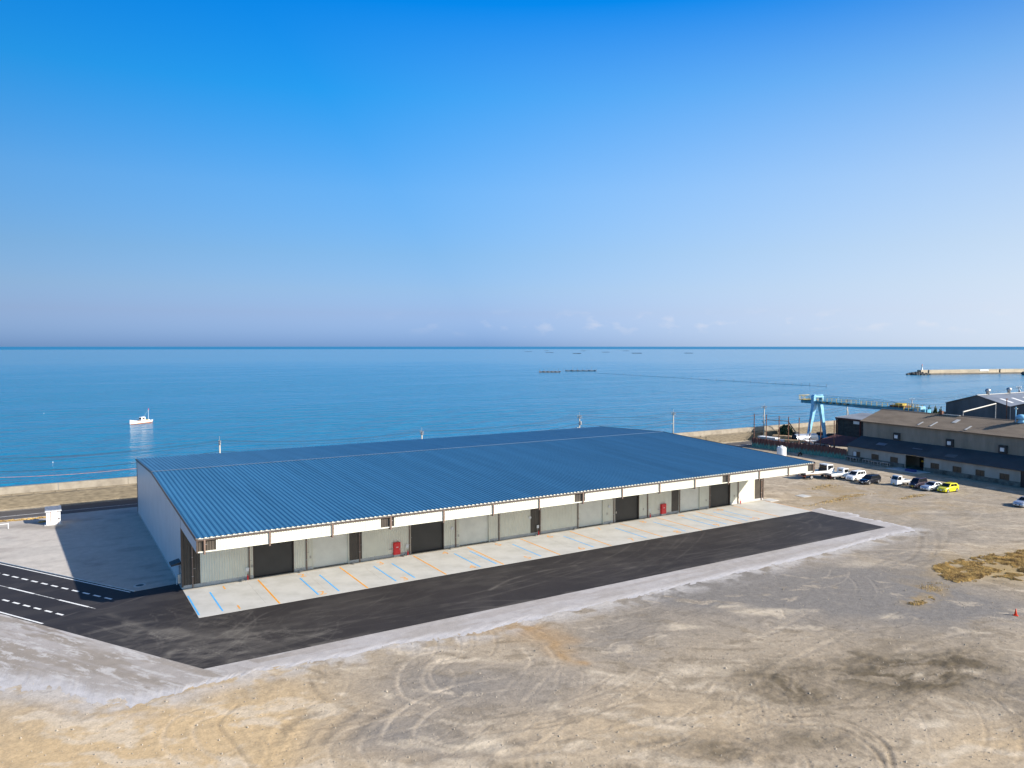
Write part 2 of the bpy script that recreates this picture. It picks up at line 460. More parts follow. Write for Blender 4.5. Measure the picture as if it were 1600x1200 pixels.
def sea_mat():
    m, nt, b = _mat('sea_water')
    L = nt.links.new
    tc = N(nt, 'TexCoord')
    def wave(scale, sx, sy, detail, rough=0.55, rot=0.0):
        mp = N(nt, 'Mapping'); mp.inputs['Scale'].default_value = (sx, sy, 1); mp.inputs['Rotation'].default_value = (0, 0, rot)
        L(tc.outputs['Object'], mp.inputs['Vector'])
        n = N(nt, 'TexNoise', Scale=scale, Detail=detail, Roughness=rough); L(mp.outputs['Vector'], n.inputs['Vector'])
        return n
    w1 = wave(0.10, 0.55, 1.5, 5.0, rot=0.35)       # wind waves
    w2 = wave(0.7, 0.6, 1.4, 3.0, rot=0.5)          # ripples
    w3 = wave(0.012, 0.5, 2.2, 4.0, rot=0.45)       # slicks and cat's paws
    a = N(nt, 'Math', operation='MULTIPLY_ADD'); a.inputs[1].default_value = 0.18
    L(w2.outputs['Fac'], a.inputs[0]); L(w1.outputs['Fac'], a.inputs[2])
    # open water far out is rougher than the sheltered bay
    sp = N(nt, 'SeparateXYZ'); L(tc.outputs['Object'], sp.inputs['Vector'])
    dd = N(nt, 'VectorMath', operation='LENGTH'); L(tc.outputs['Object'], dd.inputs[0])
    far = N(nt, 'MapRange'); far.inputs['From Min'].default_value = 7200; far.inputs['From Max'].default_value = 8600
    L(dd.outputs['Value'], far.inputs['Value'])
    sl = N(nt, 'MapRange'); sl.inputs['From Min'].default_value = 0.40; sl.inputs['From Max'].default_value = 0.62
    sl.inputs['To Min'].default_value = 0.42; sl.inputs['To Max'].default_value = 1.0
    L(w3.outputs['Fac'], sl.inputs['Value'])
    dn = N(nt, 'MapRange'); dn.inputs['From Min'].default_value = 200; dn.inputs['From Max'].default_value = 1500; dn.inputs['To Min'].default_value = 1.0; dn.inputs['To Max'].default_value = 0.14
    L(dd.outputs['Value'], dn.inputs['Value'])     # sheltered water lies glassier further out
    bs = N(nt, 'Math', operation='MULTIPLY'); L(dn.outputs['Result'], bs.inputs[1]); L(sl.outputs['Result'], bs.inputs[0])
    bp = N(nt, 'Bump', Distance=5.0); L(a.outputs[0], bp.inputs['Height']); L(bs.outputs[0], bp.inputs['Strength'])
    L(bp.outputs['Normal'], b.inputs['Normal'])
    mx = N(nt, 'Mix', data_type='RGBA')
    mx.inputs['A'].default_value = (0.0, 0.15, 0.285, 1)
    mx.inputs['B'].default_value = (0.015, 0.155, 0.30, 1)
    L(far.outputs['Result'], mx.inputs['Factor']); L(mx.outputs['Result'], b.inputs['Base Color'])
    rg = N(nt, 'MapRange'); rg.inputs['To Min'].default_value = 0.16; rg.inputs['To Max'].default_value = 0.45
    L(far.outputs['Result'], rg.inputs['Value']); L(rg.outputs['Result'], b.inputs['Roughness'])
    b.inputs['IOR'].default_value = 1.33
    M['sea_water'] = m
sea_mat()

# ------------------------------------------------------------------ noise for ground colouring
def _hash(ix, iy, seed):
    h = (ix.astype(np.int64) * 374761393 + iy.astype(np.int64) * 668265263 + seed * 1274126177) & 0xffffffff
    h = ((h ^ (h >> 13)) * 1274126177) & 0xffffffff
    return ((h ^ (h >> 16)) & 0xffff) / 65535.0

def vnoise(x, y, seed=0):
    ix, iy = np.floor(x), np.floor(y)
    fx, fy = x - ix, y - iy
    fx = fx * fx * (3 - 2 * fx); fy = fy * fy * (3 - 2 * fy)
    a = _hash(ix, iy, seed); b = _hash(ix + 1, iy, seed); c = _hash(ix, iy + 1, seed); d = _hash(ix + 1, iy + 1, seed)
    return a + (b - a) * fx + (c - a) * fy + (a - b - c + d) * fx * fy

def fbm(x, y, scale, octv=4, seed=0, gain=0.55):
    t = np.zeros_like(x); amp = 1.0; s = 0.0; f = 1.0 / scale
    for k in range(octv):
        t += amp * vnoise(x * f + 17.3 * k, y * f - 9.1 * k, seed + k)
        s += amp; amp *= gain; f *= 2.03
    return t / s

def sstep(a, b, x):
    t = np.clip((x - a) / (b - a), 0, 1)
    return t * t * (3 - 2 * t)

def lerp(c, d, t):
    return c + (np.array(d)[None, :] - c) * t[:, None]

def ellipse(x, y, u, v, du, dv):
    """1 in the middle of a patch that the photo shows at (u, v) with half-sizes du, dv, falling to 0"""
    c = np.array(g(u, v)); a = np.array(g(u + du, v)) - c; b = np.array(g(u, v - dv)) - c
    det = a[0] * b[1] - a[1] * b[0]
    px, py = x - c[0], y - c[1]
    s = (px * b[1] - py * b[0]) / det; t = (a[0] * py - a[1] * px) / det
    return np.exp(-(s * s + t * t))

def spline(pts, n=10):
    out = []
    P = [np.array(p) for p in pts]
    P = [2 * P[0] - P[1]] + P + [2 * P[-1] - P[-2]]
    for i in range(1, len(P) - 2):
        for k in range(n):
            t = k / n
            out.append(0.5 * ((2 * P[i]) + (-P[i - 1] + P[i + 1]) * t + (2 * P[i - 1] - 5 * P[i] + 4 * P[i + 1] - P[i + 2]) * t * t + (-P[i - 1] + 3 * P[i] - 3 * P[i + 1] + P[i + 2]) * t ** 3))
    out.append(P[-2])
    return out

def polyline_dist(x, y, pts, reach):
    """distance to a polyline and length along it, for the points within reach"""
    pts = np.array(pts)
    lo, hi = pts.min(0) - reach, pts.max(0) + reach
    idx = np.nonzero((x > lo[0]) & (x < hi[0]) & (y > lo[1]) & (y < hi[1]))[0]
    best = np.full(len(idx), 1e9); al = np.zeros(len(idx)); acc = 0.0
    px, py = x[idx], y[idx]
    for p, q in zip(pts[:-1], pts[1:]):
        d = q - p; L = float(np.hypot(*d)) + 1e-9
        t = np.clip(((px - p[0]) * d[0] + (py - p[1]) * d[1]) / (L * L), 0, 1)
        ds = np.hypot(px - p[0] - t * d[0], py - p[1] - t * d[1])
        m = ds < best
        best[m] = ds[m]; al[m] = acc + t[m] * L
        acc += L
    return idx, best, al

def offset_line(pts, o):
    pts = np.array(pts); d = np.gradient(pts, axis=0)
    n = np.stack([-d[:, 1], d[:, 0]], 1); n /= np.linalg.norm(n, axis=1)[:, None] + 1e-9
    return pts + n * o

def np_mesh(name, V, F, cols, matl, smooth=True):
    me = bpy.data.meshes.new(name)
    me.vertices.add(len(V)); me.vertices.foreach_set('co', V.astype(np.float32).ravel())
    me.loops.add(F.size); me.loops.foreach_set('vertex_index', F.astype(np.int32).ravel())
    me.polygons.add(len(F)); me.polygons.foreach_set('loop_start', np.arange(0, F.size, 4, dtype=np.int32))
    me.update(calc_edges=True)
    at = me.color_attributes.new('Col', 'FLOAT_COLOR', 'POINT')
    at.data.foreach_set('color', np.concatenate([cols, np.ones((len(cols), 1))], 1).astype(np.float32).ravel())
    me.materials.append(matl)
    if smooth: me.shade_smooth()
    o = bpy.data.objects.new(name, me)
    COL.objects.link(o)
    return o

def clipped_sheet(name, polys, z, step, colfn, matl):
    """flat sheet made of convex pieces, gridded so that its colour attribute can vary"""
    V = []; bmo = bmesh.new()
    for poly in polys:
        P = np.array(poly)
        lo, hi = P.min(0), P.max(0)
        area = sum(P[i][0] * P[(i + 1) % len(P)][1] - P[(i + 1) % len(P)][0] * P[i][1] for i in range(len(P)))
        if area < 0: P = P[::-1]
        nx, ny = max(1, int((hi[0] - lo[0]) / step)), max(1, int((hi[1] - lo[1]) / step))
        xs, ys = np.linspace(lo[0], hi[0], nx + 1), np.linspace(lo[1], hi[1], ny + 1)
        me = bpy.data.meshes.new('tmp')
        vv = [(a, b, z) for b in ys for a in xs]
        ff = [(j * (nx + 1) + i, j * (nx + 1) + i + 1, (j + 1) * (nx + 1) + i + 1, (j + 1) * (nx + 1) + i) for j in range(ny) for i in range(nx)]
        me.from_pydata(vv, [], ff)
        bm = bmesh.new(); bm.from_mesh(me)
        for i in range(len(P)):
            p, q = P[i], P[(i + 1) % len(P)]
            n = Vector((q[1] - p[1], -(q[0] - p[0]), 0))
            bmesh.ops.bisect_plane(bm, geom=bm.verts[:] + bm.edges[:] + bm.faces[:], dist=1e-5, plane_co=(p[0], p[1], z), plane_no=n, clear_outer=True)
        bm.to_mesh(me); bm.free()
        bmo.from_mesh(me)
        bpy.data.meshes.remove(me)
    me = bpy.data.meshes.new(name)
    bmo.to_mesh(me); bmo.free()
    co = np.zeros(len(me.vertices) * 3, np.float32); me.vertices.foreach_get('co', co); co = co.reshape(-1, 3).astype(float)
    cols = colfn(co[:, 0], co[:, 1])
    at = me.color_attributes.new('Col', 'FLOAT_COLOR', 'POINT')
    at.data.foreach_set('color', np.concatenate([cols, np.ones((len(cols), 1))], 1).astype(np.float32).ravel())
    me.materials.append(matl)
    o = bpy.data.objects.new(name, me)
    COL.objects.link(o)
    return tag(o, kind='structure')

# ------------------------------------------------------------------ main measures
X0, Y0 = 11.655, 83.88        # left front foot of the warehouse
WL, WD = 88.0, 42.45          # its length and depth
PADD = 9.79                   # depth of the loading pad
PX1 = X0 + 87.6               # right end of the pad
YP = Y0 - PADD                # outer edge of the pad
AX1, AY0 = 98.85, 62.03       # asphalt strip: right end, outer edge

# ------------------------------------------------------------------ dirt ground
TR = []    # wheel tracks: (points in the world, half width, darkness (+ dark, - pale), tread wavelength, rut depth)
def track(uv, w=0.16, k=0.35, tread=0.0, rut=0.02, pair=0.0):
    p = spline([g(*q) for q in uv])
    if pair:
        TR.append((offset_line(p, pair / 2), w, k, tread, rut)); TR.append((offset_line(p, -pair / 2), w, k, tread, rut))
    else:
        TR.append((np.array(p), w, k, tread, rut))

track([(1230, 1118), (1290, 1118), (1345, 1135), (1385, 1165), (1396, 1205)], 0.17, 0.55, 0, 0.05)
track([(1235, 1133), (1290, 1132), (1330, 1145), (1370, 1175), (1386, 1208)], 0.17, 0.55, 0, 0.05)
track([(705, 1020), (660, 1032), (642, 1060), (655, 1085), (700, 1092)], 0.2, -0.45, pair=1.9)
track([(690, 1030), (672, 1050), (690, 1078), (712, 1062), (705, 1045)], 0.18, -0.4)
track([(560, 1210), (538, 1175), (552, 1150), (600, 1135), (660, 1122)], 0.2, -0.45, pair=1.9)
track([(620, 1160), (628, 1135), (660, 1105), (720, 1080), (800, 1066)], 0.2, -0.4, pair=2.0)
track([(335, 1108), (290, 1125), (278, 1152), (300, 1185), (345, 1205)], 0.16, -0.3, pair=1.8)
track([(372, 1100), (342, 1130), (368, 1165), (395, 1200)], 0.16, 0.3, 0, 0.03)
track([(482, 1058), (498, 1086), (522, 1096), (548, 1096)], 0.22, 0.85, 0, 0.02)
track([(430, 1160), (445, 1135), (475, 1118), (500, 1112)], 0.45, 0.5, 0.55, 0.04)
track([(545, 1152), (560, 1135), (585, 1118), (600, 1110)], 0.45, 0.5, 0.55, 0.04)
track([(500, 1160), (515, 1140), (545, 1115), (560, 1108)], 0.40, 0.4, 0.55, 0.04)
track([(640, 1190), (690, 1178), (740, 1172), (790, 1160), (830, 1150)], 0.5, 0.55, 0.55, 0.05)
track([(790, 1196), (860, 1192), (930, 1196), (1010, 1202)], 0.55, 0.6, 0.55, 0.05)
track([(790, 1178), (850, 1172), (915, 1165)], 0.45, 0.4, 0.55, 0.04)
track([(1195, 1190), (1215, 1184), (1240, 1190), (1300, 1204)], 0.5, 0.5, 0.55, 0.05)
track([(1185, 1062), (1240, 1030), (1290, 1005), (1330, 985)], 0.3, -0.2)
track([(1405, 1018), (1450, 1000), (1510, 985)], 0.4, -0.25)
track([(1180, 1000), (1230, 975), (1262, 958)], 0.3, -0.15)
track([(1450, 830), (1452, 850), (1440, 872), (1420, 882)], 0.3, 0.35, pair=1.9)
track([(1478, 822), (1482, 838), (1468, 860)], 0.3, 0.3)
track([(1380, 885), (1420, 872), (1480, 870), (1540, 880)], 0.35, 0.25, pair=2.2)
track([(900, 1110), (960, 1090), (1040, 1085), (1120, 1095)], 0.2, 0.25, 0, 0.02, pair=1.9)
track([(980, 1150), (1040, 1140), (1110, 1150), (1180, 1180)], 0.3, 0.35, 0.6, 0.04, pair=2.1)
track([(800, 1090), (830, 1060), (850, 1035), (835, 1010)], 0.2, -0.25, pair=2.0)
rt = random.Random(5)
for k in range(150):
    u = rt.uniform(380, 1650); v = rt.uniform(900, 1200)
    c = np.array(g(u, v)); a = rt.gauss(-0.35, 0.6); rad = rt.uniform(7, 60) * rt.choice((-1, 1)); n = rt.randint(8, 22)
    ln = rt.uniform(3.5, 15); pts = []
    for i in range(n):
        s = ln * i / n
        pts.append(c + np.array([math.cos(a + s / rad), math.sin(a + s / rad)]) * s)
    w, k2 = rt.uniform(0.09, 0.15), rt.choice((1, -1, 1)) * rt.uniform(0.07, 0.24)
    td = rt.choice((0, 0, 0.55))
    for o in (-0.95, 0.95):
        TR.append((offset_line(pts, o), w, k2, td, 0.025))
for k in range(70):      # in the far yard
    u = rt.uniform(1240, 1620); v = rt.uniform(770, 880)
    c = np.array(g(u, v)); a = rt.gauss(-0.5, 0.5); rad = rt.uniform(15, 80) * rt.choice((-1, 1))
    pts = [c + np.array([math.cos(a + s / rad), math.sin(a + s / rad)]) * s for s in np.linspace(0, rt.uniform(6, 25), 14)]
    for o in (-0.9, 0.9):
        TR.append((offset_line(pts, o), rt.uniform(0.18, 0.35), rt.choice((1, -1)) * rt.uniform(0.10, 0.25), 0, 0))

def ground_colour(x, y):
    wx = x + 2.2 * (fbm(x, y, 5, 3, 11) - 0.5) * 2; wy = y + 2.2 * (fbm(x, y, 5, 3, 23) - 0.5) * 2
    # scraped earth is streaked along the way the machines drove
    ca, sa = math.cos(-0.62), math.sin(-0.62)
    sx, sy = (wx * ca + wy * sa), (-wx * sa + wy * ca)
    st = fbm(sx / 2.6, sy, 1.5, 6, 31, 0.62)
    st2 = fbm(sx / 2.2, sy, 5.5, 5, 41)
    blot = fbm(sx / 1.7, sy, 1.15, 6, 47, 0.66)
    big = fbm(wx, wy, 14, 4, 3)
    c = np.tile(np.array([[0.415, 0.345, 0.26]]), (len(x), 1))
    c = lerp(c, (0.36, 0.30, 0.225), sstep(0.42, 0.62, big))
    E = lambda *a: ellipse(wx, wy, *a)
    warm = np.clip(E(120, 1190, 330, 95) + 0.9 * E(380, 1130, 190, 75) + 0.7 * E(1560, 1150, 110, 40) + 0.45 * E(1000, 1130, 200, 60), 0, 1)
    c = lerp(c, (0.52, 0.385, 0.225), warm * 0.95)
    # fine pale and dark scrapings everywhere
    c = lerp(c, (0.57, 0.485, 0.375), sstep(0.54, 0.68, st) * 0.75)
    c = lerp(c, (0.19, 0.155, 0.11), sstep(0.47, 0.34, blot) * (0.65 - 0.5 * warm))
    grey = np.clip(1.1 * E(1130, 920, 210, 40) + 0.95 * E(1390, 905, 130, 45) + 0.85 * E(1500, 950, 160, 30) + 0.75 * E(700, 1065, 120, 36)
                   + 0.75 * E(630, 1150, 110, 42) + 0.45 * E(880, 1080, 110, 40) + 0.55 * E(960, 1000, 120, 35) + 0.6 * E(1590, 1090, 60, 50) + 0.35 * E(1330, 850, 140, 25), 0, 1)
    gm = grey * sstep(0.34, 0.58, 0.5 * blot + 0.5 * st2 + 0.22 * grey)
    c = lerp(c, (0.195, 0.182, 0.17), np.clip(gm * 1.1, 0, 1) * (1 - 0.5 * sstep(0.60, 0.72, st)))
    dark = np.clip(0.95 * E(1400, 1030, 105, 36) + 0.9 * E(1460, 1058, 85, 32) + 0.95 * E(1225, 1062, 100, 30) + 0.6 * E(1520, 1050, 70, 34) + 0.7 * E(1260, 1165, 130, 30) + 0.6 * E(1090, 1165, 130, 28) + 0.6 * E(1590, 1110, 40, 36) + 0.4 * E(1330, 1100, 90, 25), 0, 1)
    dm = np.clip(dark * (0.22 + 0.78 * sstep(0.40, 0.62, 0.6 * blot + 0.4 * st + 0.06 * dark)), 0, 1)
    c = lerp(c, (0.095, 0.074, 0.045), dm * 0.95)
    brown = np.clip(E(840, 985, 30, 12) + E(870, 1005, 20, 14) + E(895, 1025, 17, 12) + E(914, 1040, 10, 6) + 0.5 * E(800, 975, 60, 15), 0, 1)
    c = lerp(c, (0.36, 0.235, 0.115), brown * 0.8)
    pale = np.clip(1.2 * E(735, 1162, 28, 13) + 0.9 * E(615, 1080, 14, 6) + 0.8 * E(1060, 1042, 28, 6) + 0.9 * E(1420, 1122, 26, 10) + 0.9 * E(1430, 1152, 16, 8)
                   + 0.8 * E(1390, 965, 20, 4) + 0.8 * E(1200, 955, 60, 6) + 0.7 * E(935, 1060, 20, 6) + 0.7 * E(880, 1100, 16, 6) + 0.8 * E(1500, 1165, 30, 8) + 0.6 * E(1350, 878, 50, 6) + 0.5 * E(1480, 810, 110, 8)
                   + 0.8 * E(1440, 1050, 16, 6) + 0.7 * E(1540, 1055, 18, 6) + 0.7 * E(1060, 985, 26, 5) + 0.7 * E(1130, 945, 30, 4), 0, 1)
    pm = pale * sstep(0.34, 0.54, st + 0.12 * pale)
    c = lerp(c, (0.58, 0.50, 0.39), pm * 0.9)
    # golden stubble by the dry patch and in the far yard
    c = lerp(c, (0.36, 0.25, 0.09), np.clip(E(1545, 886, 75, 14) + E(1610, 880, 50, 20), 0, 1) * 0.8)
    gr = np.clip(0.9 * E(1420, 795, 150, 20) + E(1320, 770, 80, 16) + 0.8 * E(1540, 880, 110, 22) + 0.8 * E(1450, 925, 40, 12) + 0.8 * E(1435, 938, 22, 6), 0, 1)
    c = lerp(c, (0.33, 0.235, 0.11), gr * sstep(0.42, 0.62, fbm(wx, wy, 2.6, 5, 51)) * 0.8)
    c = lerp(c, (0.27, 0.235, 0.19), np.clip(E(1420, 785, 240, 45), 0, 1) * (0.35 + 0.4 * sstep(0.4, 0.6, blot)))
    fy = np.clip(0.8 * E(1420, 830, 200, 30) + 0.6 * E(1520, 790, 120, 20), 0, 1)
    c = lerp(c, (0.235, 0.215, 0.19), fy * sstep(0.42, 0.62, st2) * 0.75)
    return c * np.array([[0.90, 0.89, 0.87]]), st, dm, gm

def axis(parts):
    out = []
    for a, b, s in parts:
        out += list(np.linspace(a, b, max(2, int(round((b - a) / s)) + 1))[:-1])
    out.append(parts[-1][1])
    return np.array(out)

gxs = axis([(-400, -100, 60), (-100, -20, 8), (-20, 78, 0.16), (78, 150, 0.32), (150, 260, 2.5), (260, 420, 40)])
gys = axis([(-250, -20, 40), (-20, 18, 3), (18, 62, 0.16), (62, 100, 0.45), (100, 139.6, 1.2)])
GX, GY = np.meshgrid(gxs, gys)
gx_, gy_ = GX.ravel(), GY.ravel()
gcol, gst, gdm, ggm = ground_colour(gx_, gy_)
gz = -0.05 + 0.035 * (fbm(gx_, gy_, 1.3, 4, 61) - 0.5) + 0.16 * gdm * (fbm(gx_ * 1.0, gy_ * 2.2, 1.1, 4, 71) - 0.5) + 0.03 * (gst - 0.5) + (0.025 + 0.08 * gdm) * (fbm(gx_, gy_, 0.55, 3, 67, 0.7) - 0.5)
for pts, w, k, tread, rut in TR:
    idx, d, al = polyline_dist(gx_, gy_, pts, w * 3)
    if not len(idx): continue
    m = np.exp(-(d / w) ** 2 * 1.4)
    if tread: m = m * (0.35 + 0.65 * (0.5 + 0.5 * np.sin(al * 2 * PI / tread)))
    m = m * (0.35 + 0.65 * sstep(0.35, 0.6, fbm(gx_[idx], gy_[idx], 2.2, 2, 81)))
    tgt = np.array([[0.135, 0.105, 0.07]]) if k > 0 else np.array([[0.56, 0.47, 0.36]])
    gcol[idx] += (tgt - gcol[idx]) * (m * abs(k))[:, None]
    gz[idx] -= rut * m
    gz[idx] += rut * 0.6 * np.exp(-((d - w * 1.5) / (w * 0.6)) ** 2)
edge = np.array([g(u, v) for u, v in ((-40, 1068), (0, 1073), (62, 1080), (120, 1086), (148, 1099), (202, 1101), (262, 1090), (298, 1073), (350, 1061), (405, 1050), (515, 1029), (617, 1009), (690, 996), (747, 988), (800, 974), (900, 953), (1000, 931), (1100, 908), (1200, 885), (1310, 858), (1370, 842), (1428, 827))])
idx, d, al = polyline_dist(gx_, gy_, edge, 5.0)
m = np.exp(-(d / 2.0) ** 2) * sstep(0.33, 0.60, fbm(gx_[idx], gy_[idx], 1.6, 4, 91)) * 0.75
gcol[idx] += (np.array([[0.42, 0.40, 0.385]]) - gcol[idx]) * m[:, None]
gz = np.where((gy_ > 60) | (gx_ > 150) | (gx_ < -20), np.minimum(gz, -0.035), np.minimum(gz, 0.06))
nx_, ny_ = len(gxs), len(gys)
I = np.arange(nx_ * ny_).reshape(ny_, nx_)
GF = np.stack([I[:-1, :-1], I[:-1, 1:], I[1:, 1:], I[1:, :-1]], -1).reshape(-1, 4)
ground = np_mesh('ground', np.stack([gx_, gy_, gz], 1), GF, gcol, M['dirt'])
tag(ground, 'scraped sandy building plot with wheel tracks and grey gravel patches', kind='structure')

# ------------------------------------------------------------------ sea
SEA = -2.5
sb = MB()
rad = [0, 300, 900, 3000, 9000, 30000, 90000]
sea_rings = [[(r * math.cos(2 * PI * i / 48), r * math.sin(2 * PI * i / 48), 0) for i in range(48)] for r in rad[1:]]
sb.loft(sea_rings, caps=False)
sb.add(sea_rings[0], [tuple(range(48))])
sea = sb.build('sea', M['sea_water'])
sea.location = (0, 0, SEA)
tag(sea, 'calm blue sea reaching to the horizon', kind='structure')

# ------------------------------------------------------------------ paved sheets
def S_line(Y):       # south kerb of the access road
    return 10.02 - (Y - AY0) / 1.645
def N_line(Y):       # north kerb of the access road
    return 7.35 - (Y - 85.6) / 1.632

A_TR = []
ra = random.Random(9)
for uv, w, k in [([(130, 955), (170, 950), (200, 940), (230, 930)], 0.1, 0.3), ([(60, 975), (110, 960), (165, 942)], 0.09, 0.35),
                 ([(200, 1000), (225, 985), (262, 985), (330, 995), (400, 990)], 0.7, 0.30), ([(170, 960), (210, 975), (250, 990), (300, 985)], 0.4, 0.22),
                 ([(250, 1030), (300, 1000), (370, 985), (470, 975)], 0.6, 0.32), ([(300, 1020), (350, 1005), (420, 1002), (500, 990)], 0.5, 0.25),
                 ([(235, 990), (252, 1000), (250, 1020), (232, 1022)], 0.12, 0.35), ([(215, 992), (244, 1000), (246, 1018)], 0.12, 0.35),
                 ([(765, 922), (800, 905), (850, 892), (900, 884)], 0.2, 0.35), ([(330, 1000), (360, 985), (385, 965), (395, 955)], 0.12, 0.2),
                 ([(345, 1005), (378, 985), (408, 962), (440, 950)], 0.12, 0.2), ([(1240, 810), (1275, 815), (1280, 825), (1250, 838)], 0.2, 0.16),
                 ([(1225, 812), (1262, 818), (1262, 828), (1230, 842)], 0.2, 0.14), ([(420, 985), (480, 985), (560, 970), (700, 945)], 0.3, 0.14)]:
    A_TR.append((np.array(spline([g(*q) for q in uv])), w, k))
for k in range(46):
    c = np.array([ra.uniform(-6, 96), ra.uniform(63, 73)]); a = ra.gauss(0, 0.12); R = ra.choice((-1, 1)) * ra.uniform(30, 200)
    if c[0] < 14: c[1] = ra.uniform(64, 84); a = ra.gauss(-0.9, 0.4)
    pts = [c + np.array([math.cos(a + s / R), math.sin(a + s / R)]) * s for s in np.linspace(0, ra.uniform(8, 34), 14)]
    wd, kk = ra.uniform(0.06, 0.2), ra.uniform(0.05, 0.17)
    for o in (-0.85, 0.85):
        A_TR.append((offset_line(pts, o), wd, kk))

for k in range(70):      # lorries swinging in from the dirt corner leave thin dusty arcs
    c = np.array(g(ra.gauss(290, 110), ra.gauss(1000, 20))); a = ra.gauss(-0.35, 0.55); R = ra.choice((-1, 1)) * ra.uniform(5, 40)
    pts = [c + np.array([math.cos(a + s / R), math.sin(a + s / R)]) * s for s in np.linspace(-5, ra.uniform(3, 9), 14)]
    wd, kk = ra.uniform(0.05, 0.12), ra.uniform(0.08, 0.26)
    for o in ((-0.85, 0.85) if k % 2 else (-0.15, 0.15)):
        A_TR.append((offset_line(pts, o), wd, kk))
def asphalt_colour(x, y):
    n = fbm(x / 2.5, y, 2.0, 4, 101); n2 = fbm(x, y, 6, 3, 111)
    c = np.tile(np.array([[0.024, 0.0215, 0.0225]]), (len(x), 1)) * (0.8 + 0.5 * n2)[:, None]
    dust = np.array([[0.25, 0.23, 0.20]])
    dz = np.clip(ellipse(x, y, 245, 1000, 75, 26) + 0.9 * ellipse(x, y, 370, 1005, 130, 14) + 0.5 * ellipse(x, y, 150, 968, 60, 14), 0, 1)
    swirl = fbm(x * 0.6 + 2 * n2, y * 1.8, 1.4, 5, 121)
    k = dz * sstep(0.42, 0.62, fbm(x * 0.5 + 3 * n2, y * 2.6, 0.9, 5, 127)) * 0.10 + 0.05 * sstep(0.5, 0.7, n)
    k += 0.5 * sstep(1.2, 0.0, y - AY0 + 0.5 * (swirl - 0.5)) * sstep(0.45, 0.6, swirl) * 0.3
    c = c + (dust - c) * np.clip(k, 0, 1)[:, None]
    for pts, w, kk in A_TR:
        idx, d, al = polyline_dist(x, y, pts, w * 3)
        if not len(idx): continue
        m = np.exp(-(d / w) ** 2 * 1.4) * (0.3 + 0.7 * sstep(0.35, 0.6, fbm(x[idx], y[idx], 1.8, 2, 131))) * kk * 0.75
        c[idx] += (dust - c[idx]) * m[:, None]
    return c

xs = 7.35
clipped_sheet('asphalt', [[(N_line(130.9), 130.9), (7.35, 85.6), (7.35, AY0 + (10.02 - 7.35) * 1.645), (S_line(130.9), 130.9)],
                          [(7.35, 85.6), (X0 - 0.02, 86.2), (X0 - 0.02, AY0), (10.02, AY0), (7.35, AY0 + (10.02 - 7.35) * 1.645)],
                          [(X0 - 0.02, YP + 0.3), (AX1, YP + 0.3), (AX1, AY0), (X0 - 0.02, AY0)]], 0.012, 0.15, asphalt_colour, M['asphalt'])['label'] = 'fresh black asphalt access road and strip along the loading pad'

def yard_colour(x, y):
    n = fbm(x / 2, y, 2.2, 5, 201); b = fbm(x, y, 9, 3, 211)
    c = np.tile(np.array([[0.42, 0.385, 0.345]]), (len(x), 1))
    c = lerp(c, (0.29, 0.265, 0.24), sstep(0.45, 0.68, n) * 0.7)
    c = lerp(c, (0.23, 0.205, 0.175), np.clip(ellipse(x, y, 45, 822, 45, 5) + ellipse(x, y, 85, 824, 18, 3), 0, 1) * 0.8)
    return lerp(c, (0.47, 0.44, 0.40), sstep(0.5, 0.7, b) * 0.5)
clipped_sheet('gravel_yard', [[(7.35, 85.62), (X0 + 0.4, 86.2), (X0 + 0.4, 131.2), (N_line(131.2), 131.2)]], -0.004, 0.5, yard_colour, M['gravel'])['label'] = 'pale rolled gravel yard beside the shaded end wall'
bpy.data.objects['gravel_yard'].location.z = 0.022

# pale crushed-stone apron round the asphalt: inner edge under the asphalt, ragged outer edge
AP = [((-16, 104.9), (-22, 96)), ((-9, 93.3), (-13, 76)), ((S_line(85.06), 85.06), g(-40, 1068)), ((S_line(80.2), 80.2), g(0, 1073)), ((S_line(77), 77), g(62, 1080)),
      ((S_line(73.5), 73.5), g(120, 1086)), ((S_line(71), 71), g(148, 1099)), ((S_line(68), 68), g(202, 1101)), ((S_line(65), 65), g(262, 1090)),
      ((10.02, AY0), g(298, 1073)), ((13, AY0), g(350, 1061)), ((17, AY0), g(405, 1050)), ((24, AY0), g(515, 1029)), ((31, AY0), g(617, 1009)),
      ((37, AY0), g(690, 996)), ((42, AY0), g(747, 988)), ((46, AY0), g(800, 974)), ((55, AY0), g(900, 953)), ((64, AY0), g(1000, 931)), ((74, AY0), g(1100, 908)),
      ((84, AY0), g(1200, 885)), ((92, AY0), g(1310, 858)), ((96.5, AY0), g(1370, 842)), ((AX1, AY0), g(1428, 827)), ((AX1, AY0 + 1.5), g(1405, 820)),
      ((AX1, 66.5), g(1365, 811)), ((AX1, 70.5), g(1322, 801)), ((AX1, YP), g(1290, 795)), ((AX1 - 0.2, YP + 0.5), g(1282, 793))]
rows = []; sm = spline([np.array([*a, *b]) for a, b in AP], 26)
NA = 96
for q in sm:
    a, b = q[:2], q[2:]
    d = (b - a) / (np.linalg.norm(b - a) + 1e-9)
    e = float(fbm(np.array([b[0]]), np.array([b[1]]), 1.7, 5, 301, 0.7)[0] - 0.5)
    e2 = float(fbm(np.array([b[0]]), np.array([b[1]]), 0.45, 3, 305, 0.7)[0] - 0.5)
    b = b + d * (e * 2.8 + e2 * 0.9)
    a = a - d * 0.5
    rows.append([a + (b - a) * t for t in np.linspace(0, 1, NA)])
R = np.array(rows); nr = len(rows)
AV = R.reshape(-1, 2)
tt = np.tile(np.linspace(0, 1, NA), nr)
sd = 1.02; sxa = AV[:, 0] * math.cos(-sd) + AV[:, 1] * math.sin(-sd); sya = -AV[:, 0] * math.sin(-sd) + AV[:, 1] * math.cos(-sd)
